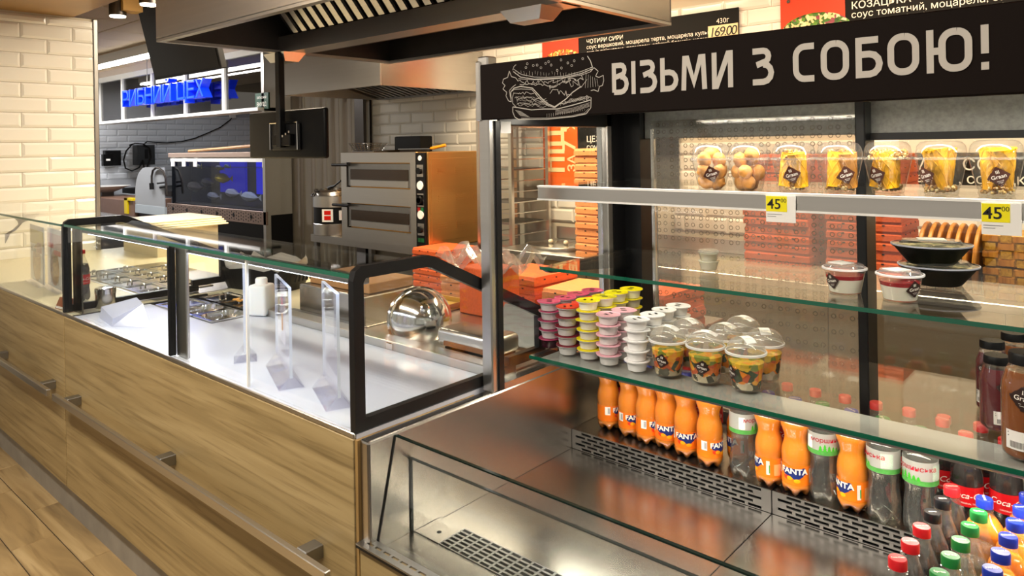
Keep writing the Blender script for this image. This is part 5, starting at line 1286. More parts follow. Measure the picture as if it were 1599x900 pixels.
for z0, z1 in zs_:
    d = MB().rbox(ox0+.095, bandx-.08, oy0+.004, oy0+.018, z0+.01, z1-.008, .003, 1).build('door', M['steel_mid'], ov)
    MB().box(ox0+.13, bandx-.10, oy0-.0005, oy0+.004, z0+.065, z1-.055).build('door_glass', pmat('oven_glass', '#2a211a', .15, noise=.2), d)
    MB().box(ox0+.13, bandx-.10, oy0-.001, oy0+.004, z0+.012, z0+.06).build('door_lower', M['steel'], d)
    MB().box(ox0+.076, ox0+.095, oy0+.006, oy0+.02, z0, z1).build('door_gap', M['black'], d)
    MB().tube([(ox0-.06, oy0-.045, z1-.02), (ox0+.16, oy0-.045, z1-.02)], .012, 8).build('handle', M['black'], d, True)
    MB().box(ox0+.075, ox0+.12, oy0-.045, oy0+.01, z1-.03, z1-.01).build('handle_bracket', M['black'], d)
cpn = MB().rbox(bandx-.005, ox1-.012, oy0-.004, oy0+.018, oz0+.01, oz1-.005, .003, 1).build('control_panel', M['black'], ov)
xc = (bandx-.005+ox1-.012)/2; yk = oy0-.004
def face_disc(mb, x, z, r, y, d=.012, n=20): return mb.lathe([(r, 0), (r*.96, d)], n).xf(Matrix.Translation((x, y, z)) @ Matrix.Rotation(PI/2, 4, 'X'), len(mb.v)-2*n)
for z in (oz1-.14, oz1-.355, oz0+.36, oz0+.165-.02):
    MB().rbox(xc-.035, xc+.035, yk-.003, yk, z-.045, z+.045, .001, 1).build('knob_plate', M['steel'], cpn)
    face_disc(MB(), xc, z, .026, yk-.003, .02).build('knob', M['black'], cpn, True)
for z in (oz1-.25, oz0+.255): face_disc(MB(), xc, z, .034, yk, .006).build('dial', M['paper'], cpn, True)
for z, c1, c2 in ((oz1-.43, '#a01818', '#1c6a3c'), (oz0+.065, '#1c5a34', '#1c5a34')):
    for s, c in ((-1, c1), (1, c2)): MB().box(xc+s*.018-.014, xc+s*.018+.014, yk-.004, yk, z-.014, z+.014).build('switch', pmat('switch_'+c.strip('#')+str(s), c, .3), cpn)
face_disc(MB(), xc, oz1-.045, .02, yk, .003).build('badge', M['white'], cpn, True)
for i in range(3):
    for j in range(3):
        yy = oy0+.16+.19*i; zz = oz0+.16+.21*j
        for k in (-1, 0, 1): MB().box(ox1-.001, ox1+.006, yy-.045, yy+.045, zz+k*.018-.005, zz+k*.018+.004).build('louvre', copper, ov)
MB().rbox(ox1-.002, ox1+.003, oy0+.05, oy1-.02, oz0+.05, oz1-.05, .001, 1).build('side_panel', copper, ov)
# table under the oven
ot = thing('oven_stand', (-4.57, 3.95, 0), 'stainless steel stand under the pizza oven', 'table')
MB().box(-5.66, ox1+.02, 3.66, 4.32, .72, .785).build('top', M['steel'], ot)
for x in (-5.64, -4.85, ox1-.03):
    for y in (3.68, 4.28): MB().box(x, x+.04, y, y+.04, 0, .72).build('leg', M['steel_mid'], ot)
MB().box(-5.62, -4.10, 3.70, 4.3, .25, .28).build('lower_shelf', M['steel_mid'], ot)
# pans and tools on the oven
pb_ = at(672, 234, Y=3.85)
t = thing('black_pizza_pan', (-4.55, 3.85, oz1), 'shallow black round pizza pan on top of the oven', 'pan')
MB().lathe([(.15, 0), (.17, .018), (.175, .018), (.155, .002)], 30, capt=True).build('dish', M['black'], t, True, world=False)
t = thing('baking_tray', (-4.87, 3.80, oz1), 'flat steel baking tray on top of the oven', 'tray'); MB().rbox(-5.04, -4.74, 3.66, 3.96, oz1, oz1+.012, .004, 1).build('sheet', M['steel_mid'], t); MB().rbox(-5.02, -4.76, 3.68, 3.94, oz1+.010, oz1+.016, .002, 1).build('rim', M['steel_dark'], t)
t = thing('pizza_knife', (-4.2, 3.8, oz1), 'pizza knife with yellow handle lying on the oven', 'knife', rz=.35)
MB().box(-.28, 0, -.02, .02, .022, .026).build('blade', M['chrome'], t, world=False); MB().tube([(0, 0, .026), (.03, 0, .03), (.13, 0, .05)], [.010, .013, .012], 10).build('handle', pmat('yellow_orange_handle', '#e89a14', .35), t, True, world=False)
MB().box(-.26, -.02, -.03, .03, 0, .022).build('rest', M['black'], t, world=False)
t = thing('black_box', (-4.83, 4.12, oz1), 'small black box behind the tray on the oven', 'box'); MB().rbox(-4.98, -4.64, 4.08, 4.22, oz1, oz1+.13, .004, 1).build('shell', M['black'], t)
MB().box(-4.97, -4.65, 4.085, 4.215, oz1+.13, oz1+.133).build('lid', M['blackmetal'], t)
# wire fry basket
t = thing('wire_basket', (-5.40, 4.12, 1.48), 'round wire fry basket leaning beside the oven', 'basket')
wb_ = MB(); c0 = Vector((-5.38, 4.10, 1.482))
for k in range(7):
    z = .03*k*.6; r = .16-.012*k; wb_.tube([(c0.x+r*math.cos(a)*1.25, c0.y+r*math.sin(a), c0.z+.11-z) for a in [2*PI*i/24 for i in range(25)]], .003, 5, False)
for k in range(26):
    a = 2*PI*k/26; wb_.tube([(c0.x+.16*1.25*math.cos(a), c0.y+.16*math.sin(a), c0.z+.11), (c0.x+.085*1.25*math.cos(a), c0.y+.085*math.sin(a), c0.z)], .002, 4, False)
wb_.build('wires', M['chrome'], t, kind=None)

for k, h_ in enumerate((.35, .345)):
    t = thing('storage_jar', (-5.40, 4.17, .785+k*.35), ('tall clear plastic container behind the food warmer', 'clear plastic container stacked on another, under the wire basket')[k], 'container')
    MB().lathe([(.11, 0), (.12, .01), (.12, h_-.03)], 28, capt=False).build('jar', M['plastic_clear'], t, True, world=False)
    MB().lathe([(.125, h_-.03), (.125, h_), (.11, h_)], 28).build('lid', M['lid_clear'], t, True, world=False)
# round warmer with pan
kx = at(511, 300, Y=3.72).x
t = thing('food_warmer', (kx, 3.82, .785), 'round stainless steel food warmer with black control band and red knob', 'food warmer')
MB().lathe([(.20, 0), (.205, .004), (.205, .10), (.20, .105)], 40).build('base', M['steel'], t, True, world=False)
MB().lathe([(.198, .100), (.198, .255)], 40).build('control_band', M['black'], t, True, world=False)
MB().lathe([(.205, .25), (.205, .345), (.19, .35)], 40).build('bowl', M['steel'], t, True, world=False)
fa = math.atan2(-3.82, -kx)
def ondrum(a, z, w, h, mat, nm, r=.199, th=.006):
    mb = MB(); mb.box(0, th, -w/2, w/2, -h/2, h/2).xf(Matrix.Translation((r*math.cos(a), r*math.sin(a), z)) @ Matrix.Rotation(a, 4, 'Z')); return mb.build(nm, mat, t, world=False)
ondrum(fa-.38, .18, .10, .11, M['white'], 'display_plate'); 
for z in (.205, .16): ondrum(fa-.38, z, .06, .035, pmat('red_display%d' % int(z*1000), '#4a0c0c', .2, emit='#ff2010', estr=.5), 'display', .205, .003)
ondrum(fa+.30, .18, .08, .085, M['white'], 'knob_plate'); ondrum(fa+.30, .175, .035, .04, M['knobred'], 'knob', .205, .03)
text_mb('Neapoli', .045, Matrix.Translation((0, 0, 0)), shear=.3) if False else None
t = thing('frying_pan', (kx, 3.80, 1.137), 'steel pan with ring handle and black spoon on the food warmer', 'pan')
MB().lathe([(.15, 0), (.175, .05), (.182, .05), (.155, .003)], 36, capt=True).build('dish', M['chrome'], t, True, world=False)
MB().tube([(-.06, -.172, .02), (-.06, -.20, .00), (-.02, -.20, -.005), (-.02, -.175, .02)], .006, 6).build('handle', M['black'], t, True, world=False)
MB().tube([(.0, -.05, .06), (.10, -.06, .085), (.2, -.07, .13)], [.022, .008, .008], 8).build('spoon', M['black'], t, True, world=False)
# ---- hanging order screen ----
t = thing('order_monitor', (-3.36, 2.02, 1.52), 'black monitor seen from behind, hanging on a black pole from the hood', 'monitor')
mc = at(441, 207, Y=2.02); 
MB().rbox(mc.x-.362, mc.x+.362, 2.035, 2.065, mc.z-.135+.0, mc.z+.115, .012, 3).build('screen_back', M['black_gloss'], t, True)
MB().rbox(mc.x-.12, mc.x+.16, 2.020, 2.036, mc.z-.095, mc.z+.045, .010, 2).build('rear_cover', M['black'], t, True)
MB().tube([(mc.x-.11, 2.017, mc.z-.09), (mc.x-.11, 2.017, mc.z+.05), (mc.x+.15, 2.017, mc.z+.05), (mc.x+.15, 2.017, mc.z-.09)], .004, 6).build('cover_trim', M['chrome'], t, True)
xp = at(438, 150, Y=2.00).x
MB().rbox(xp-.020, xp+.020, 1.985, 2.018, mc.z-.08, HZ, .003, 1).build('pole', M['black'], t)
MB().rbox(xp-.07, xp+.10, 1.99, 2.02, mc.z-.07, mc.z-.01, .004, 1).build('mount', M['black_gloss'], t)
for k in range(3): MB().lathe([(.006, 0), (.006, .004)], 10).xf(Matrix.Translation((xp+.04+.03*k, 1.99, mc.z-.02+.01*k)) @ Matrix.Rotation(PI/2, 4, 'X')).build('screw', M['chrome'], t)
# ---- menu TV ----
c0 = at(243, 125, Y=2.42); c1 = at(347, 110, Y=2.42)
t = thing('menu_screen', ((c0.x+c1.x)/2, 2.42, c0.z), 'dark switched-off television tilted down from the ceiling behind the hood', 'television')
w_ = c1.x-c0.x; mt = Matrix.Translation(((c0.x+c1.x)/2, 2.42, c0.z)) @ Matrix.Rotation(math.radians(13), 4, 'X')
MB().rbox(-w_/2, w_/2, 0, .045, 0, .56, .006, 2).xf(mt).build('body', M['black'], t)
MB().box(-w_/2+.02, w_/2-.02, -.003, .001, .02, .54).xf(mt).build('screen', M['screen'], t)
e_ = mt @ Vector((0, .04, .3)); MB().tube([e_, (e_.x, e_.y+.10, e_.z+.1), (e_.x, e_.y+.10, 2.745)], .02, 8).build('ceiling_arm', M['black'], t, True)
MB().box(-w_/2+.1, w_/2-.1, .045, .07, .1, .4).xf(mt).build('rear_plate', M['steel_dark'], t)
# ---- strip curtain ----
sc_ = thing('strip_curtain', (-6.4, 4.3, 0), 'clear plastic strip curtain hanging in the doorway beside the oven', 'curtain')
MB().box(-7.42, -5.72, 4.27, 4.33, 2.12, 2.20).build('rail', M['steel'], sc_)
rc = random.Random(2); x = -7.40; k = 0
while x < -5.74:
    w = .125; mb = MB(); n_ = 7; yy = 4.29+(.022 if k % 2 else 0); ph = rc.random()*6
    for s in range(n_+1):
        u = s/n_; mb.add([(x+w*1.25*u, yy-.034*math.sin(PI*u)+.006*math.sin(ph+u*5), .02), (x+w*1.25*u, yy-.030*math.sin(PI*u), 2.14)], [])
    mb.f = [(2*s, 2*s+2, 2*s+3, 2*s+1) for s in range(n_)]
    mb.build('strip', M['pvc'], sc_, True); x += w*.86; k += 1
# ---- fish counter: aquarium ----
q0 = at(268, 240, Y=3.98); q1 = at(420, 237, Y=3.98)
aq = thing('aquarium', ((q0.x+q1.x)/2, 4.2, .75), 'long dark fish tank with steel edges and perforated steel panel beneath', 'aquarium')
ax0_, ax1_ = q0.x, q1.x
MB().rbox(ax0_-.04, ax1_, 3.96, 4.24, 1.47, 1.525, .004, 1).build('top_frame', pmat('pinkish_steel', '#b9a294', .4, .4), aq)
MB().box(ax0_, ax1_, 3.97, 3.985, 1.42, 1.47).build('trim_strip', M['white'], aq)
MB().box(ax0_, ax1_, 3.985, 3.99, .90, 1.43).build('front_glass', glass('tank_glass', '#e8ecf4', .02, .02), aq)
MB().box(ax0_, ax1_, 4.23, 4.24, .88, 1.47).build('back_panel', pmat('deep_blue_panel', '#0c1040', .3), aq)
MB().box(ax0_, ax1_, 4.0, 4.22, .86, .90).build('gravel_bed', pmat('dark_gravel', '#15120f', .8, noise=.4, nscale=(60, 60, 60)), aq)
MB().box(ax0_-.01, ax0_, 3.99, 4.24, .88, 1.47).build('end_panel', M['black'], aq); MB().box(ax1_-.004, ax1_, 3.99, 4.24, .88, 1.47).build('end_panel', pmat('blue_panel', '#141c70', .5), aq)
wtr = MB().box(ax0_+.01, ax1_-.01, 4.0, 4.22, 1.352, 1.36).build('water', glass('tank_water', '#8a90b0', .04, .02), aq)
MB().box(ax0_+.2, ax1_-.2, 4.05, 4.15, 1.455, 1.47).build('tank_fill_strip', emat('blue_tank_fill', '#7a86ff', 3.0), aq)  # unseen glowing strip, added to light the tank blue
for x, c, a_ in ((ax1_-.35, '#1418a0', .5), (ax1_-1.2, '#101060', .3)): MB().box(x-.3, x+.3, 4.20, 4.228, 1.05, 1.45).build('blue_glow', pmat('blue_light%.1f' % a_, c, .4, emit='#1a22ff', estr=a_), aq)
for (u, z, c, s) in ((.18, 1.36, '#d8c81c', .7), (.42, 1.34, '#b8a81c', .8), (.50, 1.36, '#7a8a1c', .6), (.45, 1.22, '#a8901c', 1.6), (.30, 1.16, '#2a2420', 1.6), (.15, 1.10, '#3a322a', 1.8), (.55, 1.05, '#8a8a96', 1.4), (.72, 1.02, '#9aa0a8', 1.6), (.35, 1.0, '#6a6a72', 1.3)):
    xx = ax0_+(ax1_-ax0_)*u; f = MB(); L_ = .12*s; f.tube([(xx-L_, 4.12, z), (xx-L_*.5, 4.12, z+.01), (xx+L_*.1, 4.12, z), (xx+L_*.7, 4.12, z-.01), (xx+L_, 4.12, z)], [.004, .03*s, .038*s, .015*s, .004], 8)
    f.add([(xx+L_*.9, 4.12, z), (xx+L_*1.3, 4.12, z+.04), (xx+L_*1.3, 4.12, z-.04)], [(0, 1, 2)])
    ft = thing('fish', (xx, 4.12, z), {'d': 'yellow fish near the surface of the dark tank', 'b': 'dull yellow fish in the dark tank', '7': 'olive fish in the dark tank', 'a': 'large mustard fish in the middle of the tank', '2': 'blackish fish in the dark tank', '3': 'dark brown fish by the end of the tank', '8': 'grey fish low in the tank', '9': 'pale grey fish lying low near the blue end', '6': 'dim grey fish near the tank bottom'}[c[1]], 'fish', 'fish in the tank')
    f.build('body', pmat('fish_'+c.strip('#'), c, .35), ft, True); MB().ball((xx-L_*.75, 4.13, z+.01), .006*s, .006*s, .006*s, 6).build('eye', M['black'], ft)
pp_ = MB().rbox(ax0_-.03, ax1_+.02, 3.93, 3.955, .76, .90, .003, 1).build('perforated_panel', pmat('pinkish_panel', '#8a766c', .4, .5), aq)
hl = MB(); hb = MB()
nn = 0
for i in range(44):
    for j in range(3):
        x = ax0_+.02+(ax1_-ax0_-.05)*i/44; z = .79+.035*j+(.012 if i % 2 else 0)
        hl.lathe([(.007, 0), (.007, .002)], 8).xf(Matrix.Translation((x, 3.9295, z)) @ Matrix.Rotation(PI/2, 4, 'X'), len(hl.v)-16)
for i in range(6): 
    x = ax0_+.15+.38*i; hb.lathe([(.022, 0), (.022, .003)], 10).xf(Matrix.Translation((x, 3.9293, .835)) @ Matrix.Rotation(PI/2, 4, 'X'), len(hb.v)-20)
hl.build('holes', M['black'], aq, kind='stuff'); hb.build('large_holes', M['black'], aq, kind='stuff')
for u in (.04, .17, .30, .98):
    x = ax0_+(ax1_-ax0_)*u; MB().box(x-.04, x+.04, 3.955, 3.968, 1.36, 1.45).build('paper_tag', M['paper'], aq)
MB().box(ax0_-.03, ax1_+.02, 3.99, 4.24, 0, .86).build('cabinet', M['black'], aq)
t = thing('wooden_pole', (ax0_+1.0, 4.1, 1.525), 'wooden pole lying on top of the fish tank', 'pole')
MB().tube([(ax0_+.35, 4.05, 1.545), (ax0_+2.1, 4.06, 1.60)], .018, 8).build('shaft', wood('pole_wood', '#8a5a2c', '#a87a44', '#c09a5c', (2, 20, 20)), t, True)
MB().box(ax0_+1.9, ax0_+2.1, 4.02, 4.1, 1.525, 1.59).build('end_block', pmat('block_wood', '#a08050', .6), t)
# blue channel-letter sign
SY = 3.84
bs0 = at(197, 157, Y=SY); bs1 = at(327, 146, Y=SY)
t = thing('fish_shop_sign', ((bs0.x+bs1.x)/2, SY, bs0.z-.1), 'blue raised-letter sign hanging before the glazed partition', 'sign')
def rx(v): return math.radians(v)
word = 'РИБНИЙ ЦЕХ'; adv = {'Р': .66, 'И': .74, 'Б': .66, 'Н': .74, 'Й': .74, ' ': .30, 'Ц': .78, 'Е': .60, 'Х': .68}
tot = sum(adv[c_] for c_ in word); u_ = 0; W_ = bs1.x-bs0.x
for ch in word:
    if ch != ' ':
        vs, fs = text_mesh(ch, .30, bold=.012, extrude=.05); v2, f2 = text_mesh(ch, .30, bold=-.006)
        cx_ = bs0.x+W_*(u_+adv[ch]/2)/tot; kx_ = W_*adv[ch]*.92/tot/max(.001, max(v.x for v in vs)-min(v.x for v in vs))
        lt = MB().add([Vector((cx_+v.x*kx_, SY-v.z, bs0.z+v.y*.95)) for v in vs], fs).build('letter', M['blue_side'], t)
        MB().add([Vector((cx_+v.x*kx_, SY-.053, bs0.z+v.y*.95)) for v in v2], f2).build('letter_face', M['blue_face'], lt)
    u_ += adv[ch]
for u in (.3, .72): MB().tube([(bs0.x+(bs1.x-bs0.x)*u, SY, bs0.z+.1), (bs0.x+(bs1.x-bs0.x)*u, SY, 2.745)], .004, 5).build('hanger', M['steel_mid'], t)
# exit sign on the partition
e = at(411, 158, Y=3.94)
t = thing('exit_sign', e, 'small green emergency exit sign on the glazed partition', 'sign')
MB().box(e.x-.13, e.x+.13, 3.93, 3.95, e.z-.085, e.z+.085).build('plate', pmat('exit_green', '#12402c', .4), t)
for k, w in enumerate(('ЗАПАСНИЙ', 'ВИХІД')): text_mb(w, .034 if k == 0 else .058, front_m((e.x, 3.928, e.z+.035-.07*k)) if False else face_mtx((e.x, 3.928, e.z+.035-.07*k), (1, 0, 0))).build('lettering', M['txt_white'], t)
# wall switch box with cables, black bracket, wash basin screen, tap
XW = -12.285
def wp(x, y): return at(x, y, X=XW)
c = wp(222, 243)
t = thing('switch_box', (XW, c.y, c.z), 'dark switch box with looping cables on the tiled wall of the fish counter', 'switch box')
MB().rbox(XW, XW+.18, c.y-.14, c.y+.14, c.z-.15, c.z+.17, .006, 1).build('case', pmat('dark_grey_case', '#2c2e30', .5), t)
MB().box(XW+.18, XW+.186, c.y-.02, c.y+.03, c.z-.05, c.z+.10).build('lever_plate', M['black'], t)
def cable(pts, nm='cable'): MB().tube([at(x, y, X=XW+.20) for x, y in pts], .012, 6, ).build(nm, M['black'], t, True)
cable([(203, 227), (212, 224), (225, 225), (235, 232), (237, 245), (232, 258), (229, 268)]); cable([(207, 226), (198, 236), (194, 250), (197, 263), (207, 267), (218, 262), (222, 255), (224, 250)]); cable([(225, 252), (226, 268)])
t2 = thing('wall_cable', wp(300, 210), 'thin black cable sagging along the tiled wall under the ledge', 'cable')
MB().tube([at(x, y, X=XW+.03) for x, y in ((227, 224), (231, 221), (245, 222.5), (262, 223), (285, 221), (305, 216), (325, 208), (345, 199), (361, 187), (364, 182))], .010, 6).build('cord', M['black'], t2, True)
pe = at(364, 181, X=XW+.03); MB().box(pe.x-.02, pe.x+.03, pe.y-.05, pe.y+.05, pe.z-.04, pe.z+.04).build('socket', M['white'], t2)
c = wp(172, 246); t = thing('black_dispenser', (XW, c.y, c.z), 'black wall dispenser with a white label beside the tiled column', 'dispenser')
MB().rbox(XW, XW+.12, c.y-.10, c.y+.13, c.z-.13, c.z+.11, .01, 2).build('case', M['black'], t); MB().box(XW+.12, XW+.20, c.y-.16, c.y-.02, c.z-.13, c.z+.05).build('door', M['black_gloss'], t); MB().box(XW+.20, XW+.203, c.y-.12, c.y-.06, c.z-.05, c.z-.02).build('label', M['paper'], t)
c0 = at(213, 319, Y=3.92); c1 = at(271, 316, Y=3.92); ct = at(271, 262, Y=3.92)
c1.x = min(c1.x, ax0_-.05)
sx0 = c0.x
t = thing('splash_screen', ((c0.x+c1.x)/2, 3.92, 0), 'grey translucent splash screen with a rounded corner beside the fish tank', 'screen')
pl_ = [(c0.x, c0.z), (c1.x, c0.z), (c1.x, ct.z)]+[(c0.x+.35-.35*math.sin(PI/2*k/6), ct.z-.35+.35*math.cos(PI/2*k/6)) for k in range(7)]
MB().prism(pl_, 'y', 3.915, 3.925).build('panel', pmat('grey_panel', '#a7abb0', .3, noise=.15, nscale=(2, 2, 2)), t); MB().box(c0.x, c1.x, 3.91, 3.94, c0.z-.11, c0.z).build('foot_rail', pmat('pale_rail', '#b9c4cc', .4), t)
MB().box(c0.x+.02, c1.x, 3.94, 4.4, 0, c0.z-.10).build('base_cabinet', M['black'], t)
t = thing('kitchen_tap', at(258, 304, Y=3.89), 'black goose-neck spring tap before the grey splash screen', 'tap')
def tp(pts): return [at(x, y, Y=3.89) for x, y in pts]
MB().tube(tp([(262, 304), (260, 280), (256, 268), (250, 263), (245, 262), (240, 266), (238, 275), (238, 287)]), .014, 6).build('neck', M['steel_dark'], t, True)
MB().tube(tp([(237.5, 286), (238, 296)]), .028, 8).build('spray_head', M['black'], t, True)
MB().tube(tp([(260, 285), (247, 286.5)]), .012, 6).build('arm', M['black'], t, True); MB().tube(tp([(260, 291), (251, 293)]), .014, 6).build('lever', M['black'], t, True)
c0 = at(160, 309, Y=3.9); c1 = Vector((sx0-.01, 0, 0))
t = thing('brown_counter', ((c0.x+c1.x)/2, 4.0, 0), 'brown service counter with dark trough before the tiled wall', 'counter')
MB().rbox(c0.x-.6, c1.x, 3.9, 4.4, .60, c0.z, .005, 1).build('body', pmat('brown_panel', '#8a6a5a', .4, .3, noise=.15), t); MB().box(c0.x-.6, c1.x, 4.4, 5.2, c0.z+.02, c0.z+.10).build('trough', M['black'], t); MB().box(c0.x-.6, c1.x, 3.95, 5.2, 0, .60).build('base', M['steel_dark'], t)
c = at(204, 322, Y=3.88); c.x = min(c.x, c1.x-.17); t = thing('yellow_hook', (c.x, 3.88, c.z), 'bright yellow plastic strap on the brown counter edge', 'strap')
MB().box(c.x-.11, c.x-.0, 3.88, 3.899, c.z-.11, c0.z+.03).build('strap', M['yellowplastic'], t); MB().box(c.x-.11, c.x+.16, 3.88, 3.97, c0.z, c0.z+.03).build('loop', M['yellowplastic'], t)
bz = c0.z; c = at(170, 294, Y=4.12); t = thing('white_bowl', (c.x-.1, 4.12, bz), 'wide white shallow bowl beside the tiled column', 'bowl')
MB().lathe([(.12, -.06), (.33, .03), (.34, .03), (.13, -.05)], 28).xf(Matrix.Translation((c.x-.1, 4.12, c.z))).build('dish', M['white'], t, True); MB().box(c.x-.2, c.x+.0, 4.03, 4.2, bz, c.z-.055).build('foot', M['steel_dark'], t)
c = at(190, 340, Z=1.11); t = thing('tray_pile', (c.x, c.y, .872), 'pile of cream trays and papers at the end of the worktop', 'tray pile')
MB().box(-5.30, -4.75, 1.95, 2.35, .872, 1.05).build('crate', pmat('pale_crate', '#d8cdb0', .6), t)
for k in range(4): MB().rbox(-5.36+.02*k, -4.70-.03*k, 1.92, 2.40, 1.05+.012*k, 1.06+.012*k, .002, 1).build('tray', M['cream'], t)
# ================= work table, boxes and boards behind the fridge =================
wtb = thing('work_table', (-1.2, 4.0, 0), 'long stainless steel work table along the tiled back wall', 'table')
MB().rbox(-3.40, 1.0, 3.67, 4.345, .800, .840, .004, 1).build('top', M['steel'], wtb)
for i in range(6): MB().rbox(-3.39+.73*i, -2.665+.73*i, 3.70, 3.715, .12, .795, .002, 1).build('front_panel', M['steel_warm'], wtb)
MB().box(-3.39, .99, 3.716, 4.33, .10, .80).build('carcass', M['steel_dark'], wtb)
MB().rbox(-3.40, 1.0, 4.347, 4.359, .84, .93, .003, 1).build('trim_5', M['steel'])['kind'] = 'structure'
# pizza boxes: each box a tray and a lid with tab dots
def box_meshes(m, W=.34, D=.34, H=.0457):
    tray = MB().box(-W/2, W/2, -D/2, D/2, 0, H*.62).mesh('tray', m)
    lid = MB().prism([(-D/2+.002, H*.60), (-D/2+.008, H*.96), (D/2-.008, H*.96), (D/2-.002, H*.60)], 'x', -W/2+.003, W/2-.003).mesh('lid', m)
    dots = MB()
    for x in (-.09, 0, .09): dots.box(x-.006, x+.006, -D/2-.001, -D/2+.002, H*.52, H*.66)
    for y in (-.09, 0, .09): dots.box(W/2-.002, W/2+.001, y-.006, y+.006, H*.52, H*.66)
    return tray, lid, dots.mesh('tab_slots', M['txt_black'])
BXM = {'l': box_meshes(M['box_l']), 'd': box_meshes(M['box'])}
def box_stack(x, y, z, n, kind, where, jit=.004, rz0=0, seed=1):
    r_ = random.Random(seed)
    for k in range(n):
        top = k == n-1
        t = thing('pizza_box', (x+r_.uniform(-jit, jit), y+r_.uniform(-jit, jit), z+k*.0457), ('orange pizza box, topmost of the stack ' if top else 'orange pizza box inside the stack ')+where, 'pizza box', 'pizza boxes '+where, rz0+r_.uniform(-.015, .015))
        for nm, me in zip(('tray', 'lid', 'tab_slots'), BXM[kind]): link(nm, me, t)
box_stack(-2.575, 3.875, .84, 15, 'l', 'beside the vertical banner', seed=1)
box_stack(-1.46, 3.875, .84, 14, 'd', 'behind the perforated fridge back', seed=2)
box_stack(-1.04, 3.885, .84, 14, 'd', 'next to the round wooden boards', seed=3)
box_stack(-3.86, 3.62, .0, 18, 'd', 'on the floor beside the oven stand', seed=4)
pt = thing('prep_table', (-2.3, 2.95, 0), 'lower steel prep table behind the counter, loaded with orange pizza boxes', 'table')
MB().rbox(-3.05, -1.55, 2.62, 3.28, .66, .70, .004, 1).build('top', M['steel'], pt)
for x in (-3.03, -1.61):
    for y in (2.64, 3.22): MB().box(x, x+.04, y, y+.04, 0, .66).build('leg', M['steel_mid'], pt)
MB().box(-3.0, -1.6, 2.68, 3.22, .2, .22).build('lower_shelf', M['steel_mid'], pt)
for i, n in enumerate((3, 4, 3, 4)): box_stack(-2.86+.37*i, 2.97, .70, n, 'd' if i % 2 else 'l', 'on the lower prep table', .006, .05*(-1)**i, 10+i)
warm_tint = pmat('reflection_tray', '#c9a23c', .35, .55, noise=.12)  # added yellow trays imitate a warm reflection on the steel worktop
for i, (x, y) in enumerate(((-2.36, 2.06), (-1.70, 2.14))):
    t = thing('reflection_tray', (x, y, .872), ('added yellow tray behind the dome lid, imitating a warm reflection', 'added yellow tray beside the fridge end glass, imitating a warm reflection')[i], 'tray', 'added yellow trays imitating a warm reflection')
    MB().rbox(-.20, .20, -.10, .10, 0, .012, .004, 1).build('base', warm_tint, t, world=False)
    for a_, b_, c_, d_ in ((-.20, .20, -.10, -.094), (-.20, .20, .094, .10), (-.20, -.194, -.094, .094), (.194, .20, -.094, .094)): MB().box(a_, b_, c_, d_, .012, .03).build('rim', warm_tint, t, world=False)
for i, z in enumerate((1.02,)):
    t = thing('plastic_bags', (-2.02, 2.12, .872), 'crumpled clear plastic bags heaped over the boxes behind the dome lid', 'plastic bag')
    mb = MB(); r_ = random.Random(9); n_ = 12
    for a in range(n_+1):
        for b in range(n_+1): mb.v.append(Vector((-2.22+.42*a/n_, 2.02+.22*b/n_, 1.10+.05*math.sin(a*1.1)*math.cos(b*.9)+r_.uniform(-.02, .02))))
    mb.f = [(a*(n_+1)+b, (a+1)*(n_+1)+b, (a+1)*(n_+1)+b+1, a*(n_+1)+b+1) for a in range(n_) for b in range(n_)]
    mb.build('film', glass('crumpled_film', '#f0f0ee', .12, .08, .18), t, True, ang=25)
    MB().rbox(-2.12, -1.93, 2.06, 2.22, .872, 1.06, .004, 1).build('carton', M['box'], t)
# baking rack
rk = thing('tray_rack', (-3.58, 4.08, 0), 'tall steel tray rack with many runners against the back wall', 'rack')
for x in (-3.735, -3.42):
    for y in (3.86, 4.28): MB().box(x-.014, x+.014, y-.014, y+.014, 0, 1.86).build('post', M['steel'], rk)
for k in range(22):
    z = .12+.078*k
    for x in (-3.72, -3.435): MB().box(x-.012, x+.012, 3.87, 4.27, z, z+.006).build('runner', M['steel'], rk)
    MB().box(-3.72, -3.435, 3.862, 3.870, z, z+.008).build('cross_bar', M['steel'], rk)
for z in (.08, 1.84): MB().box(-3.735, -3.42, 3.85, 4.29, z, z+.02).build('frame', M['steel'], rk)
for z in (.98, 1.135, 1.37):
    t = thing('baking_sheet', (-3.58, 4.06, z), 'dark baking sheet lying on the runners of the tray rack', 'baking sheet', 'sheets in the tray rack')
    MB().rbox(-.135, .135, -.19, .19, .002, .010, .002, 1).build('sheet', M['steel_dark'], t, world=False); MB().box(-.14, .14, -.20, -.185, .002, .018).build('lip', M['steel_mid'], t, world=False)
# things on the work table by the banner
t = thing('steel_pan', (-3.05, 3.90, .84), 'oval steel pan with lid knobs on the work table', 'pan')
MB().lathe([(.17, 0), (.19, .02), (.20, .03), (.001, .034)], 30, capt=False, sx=1.2, sy=.8).build('dish', M['chrome'], t, True, world=False)
for x in (-.05, .08): MB().ball((x, 0, .045), .018, .018, .018, 8).build('knob', M['cream'], t, True, world=False)
t = thing('oil_bottle', (-2.84, 3.98, .84), 'small yellow oil bottle beside the orange pizza boxes', 'bottle')
MB().lathe([(.028, 0), (.030, .004), (.030, .13), (.014, .18), (.012, .21)], 16).build('body', pmat('oil_yellow', '#b98a14', .2), t, True, world=False); MB().lathe([(.014, .208), (.014, .235)], 12).build('cap', M['black'], t, True, world=False); MB().lathe([(.031, .03), (.031, .10)], 16, capb=False, capt=False).build('label', M['paper'], t, True, world=False)
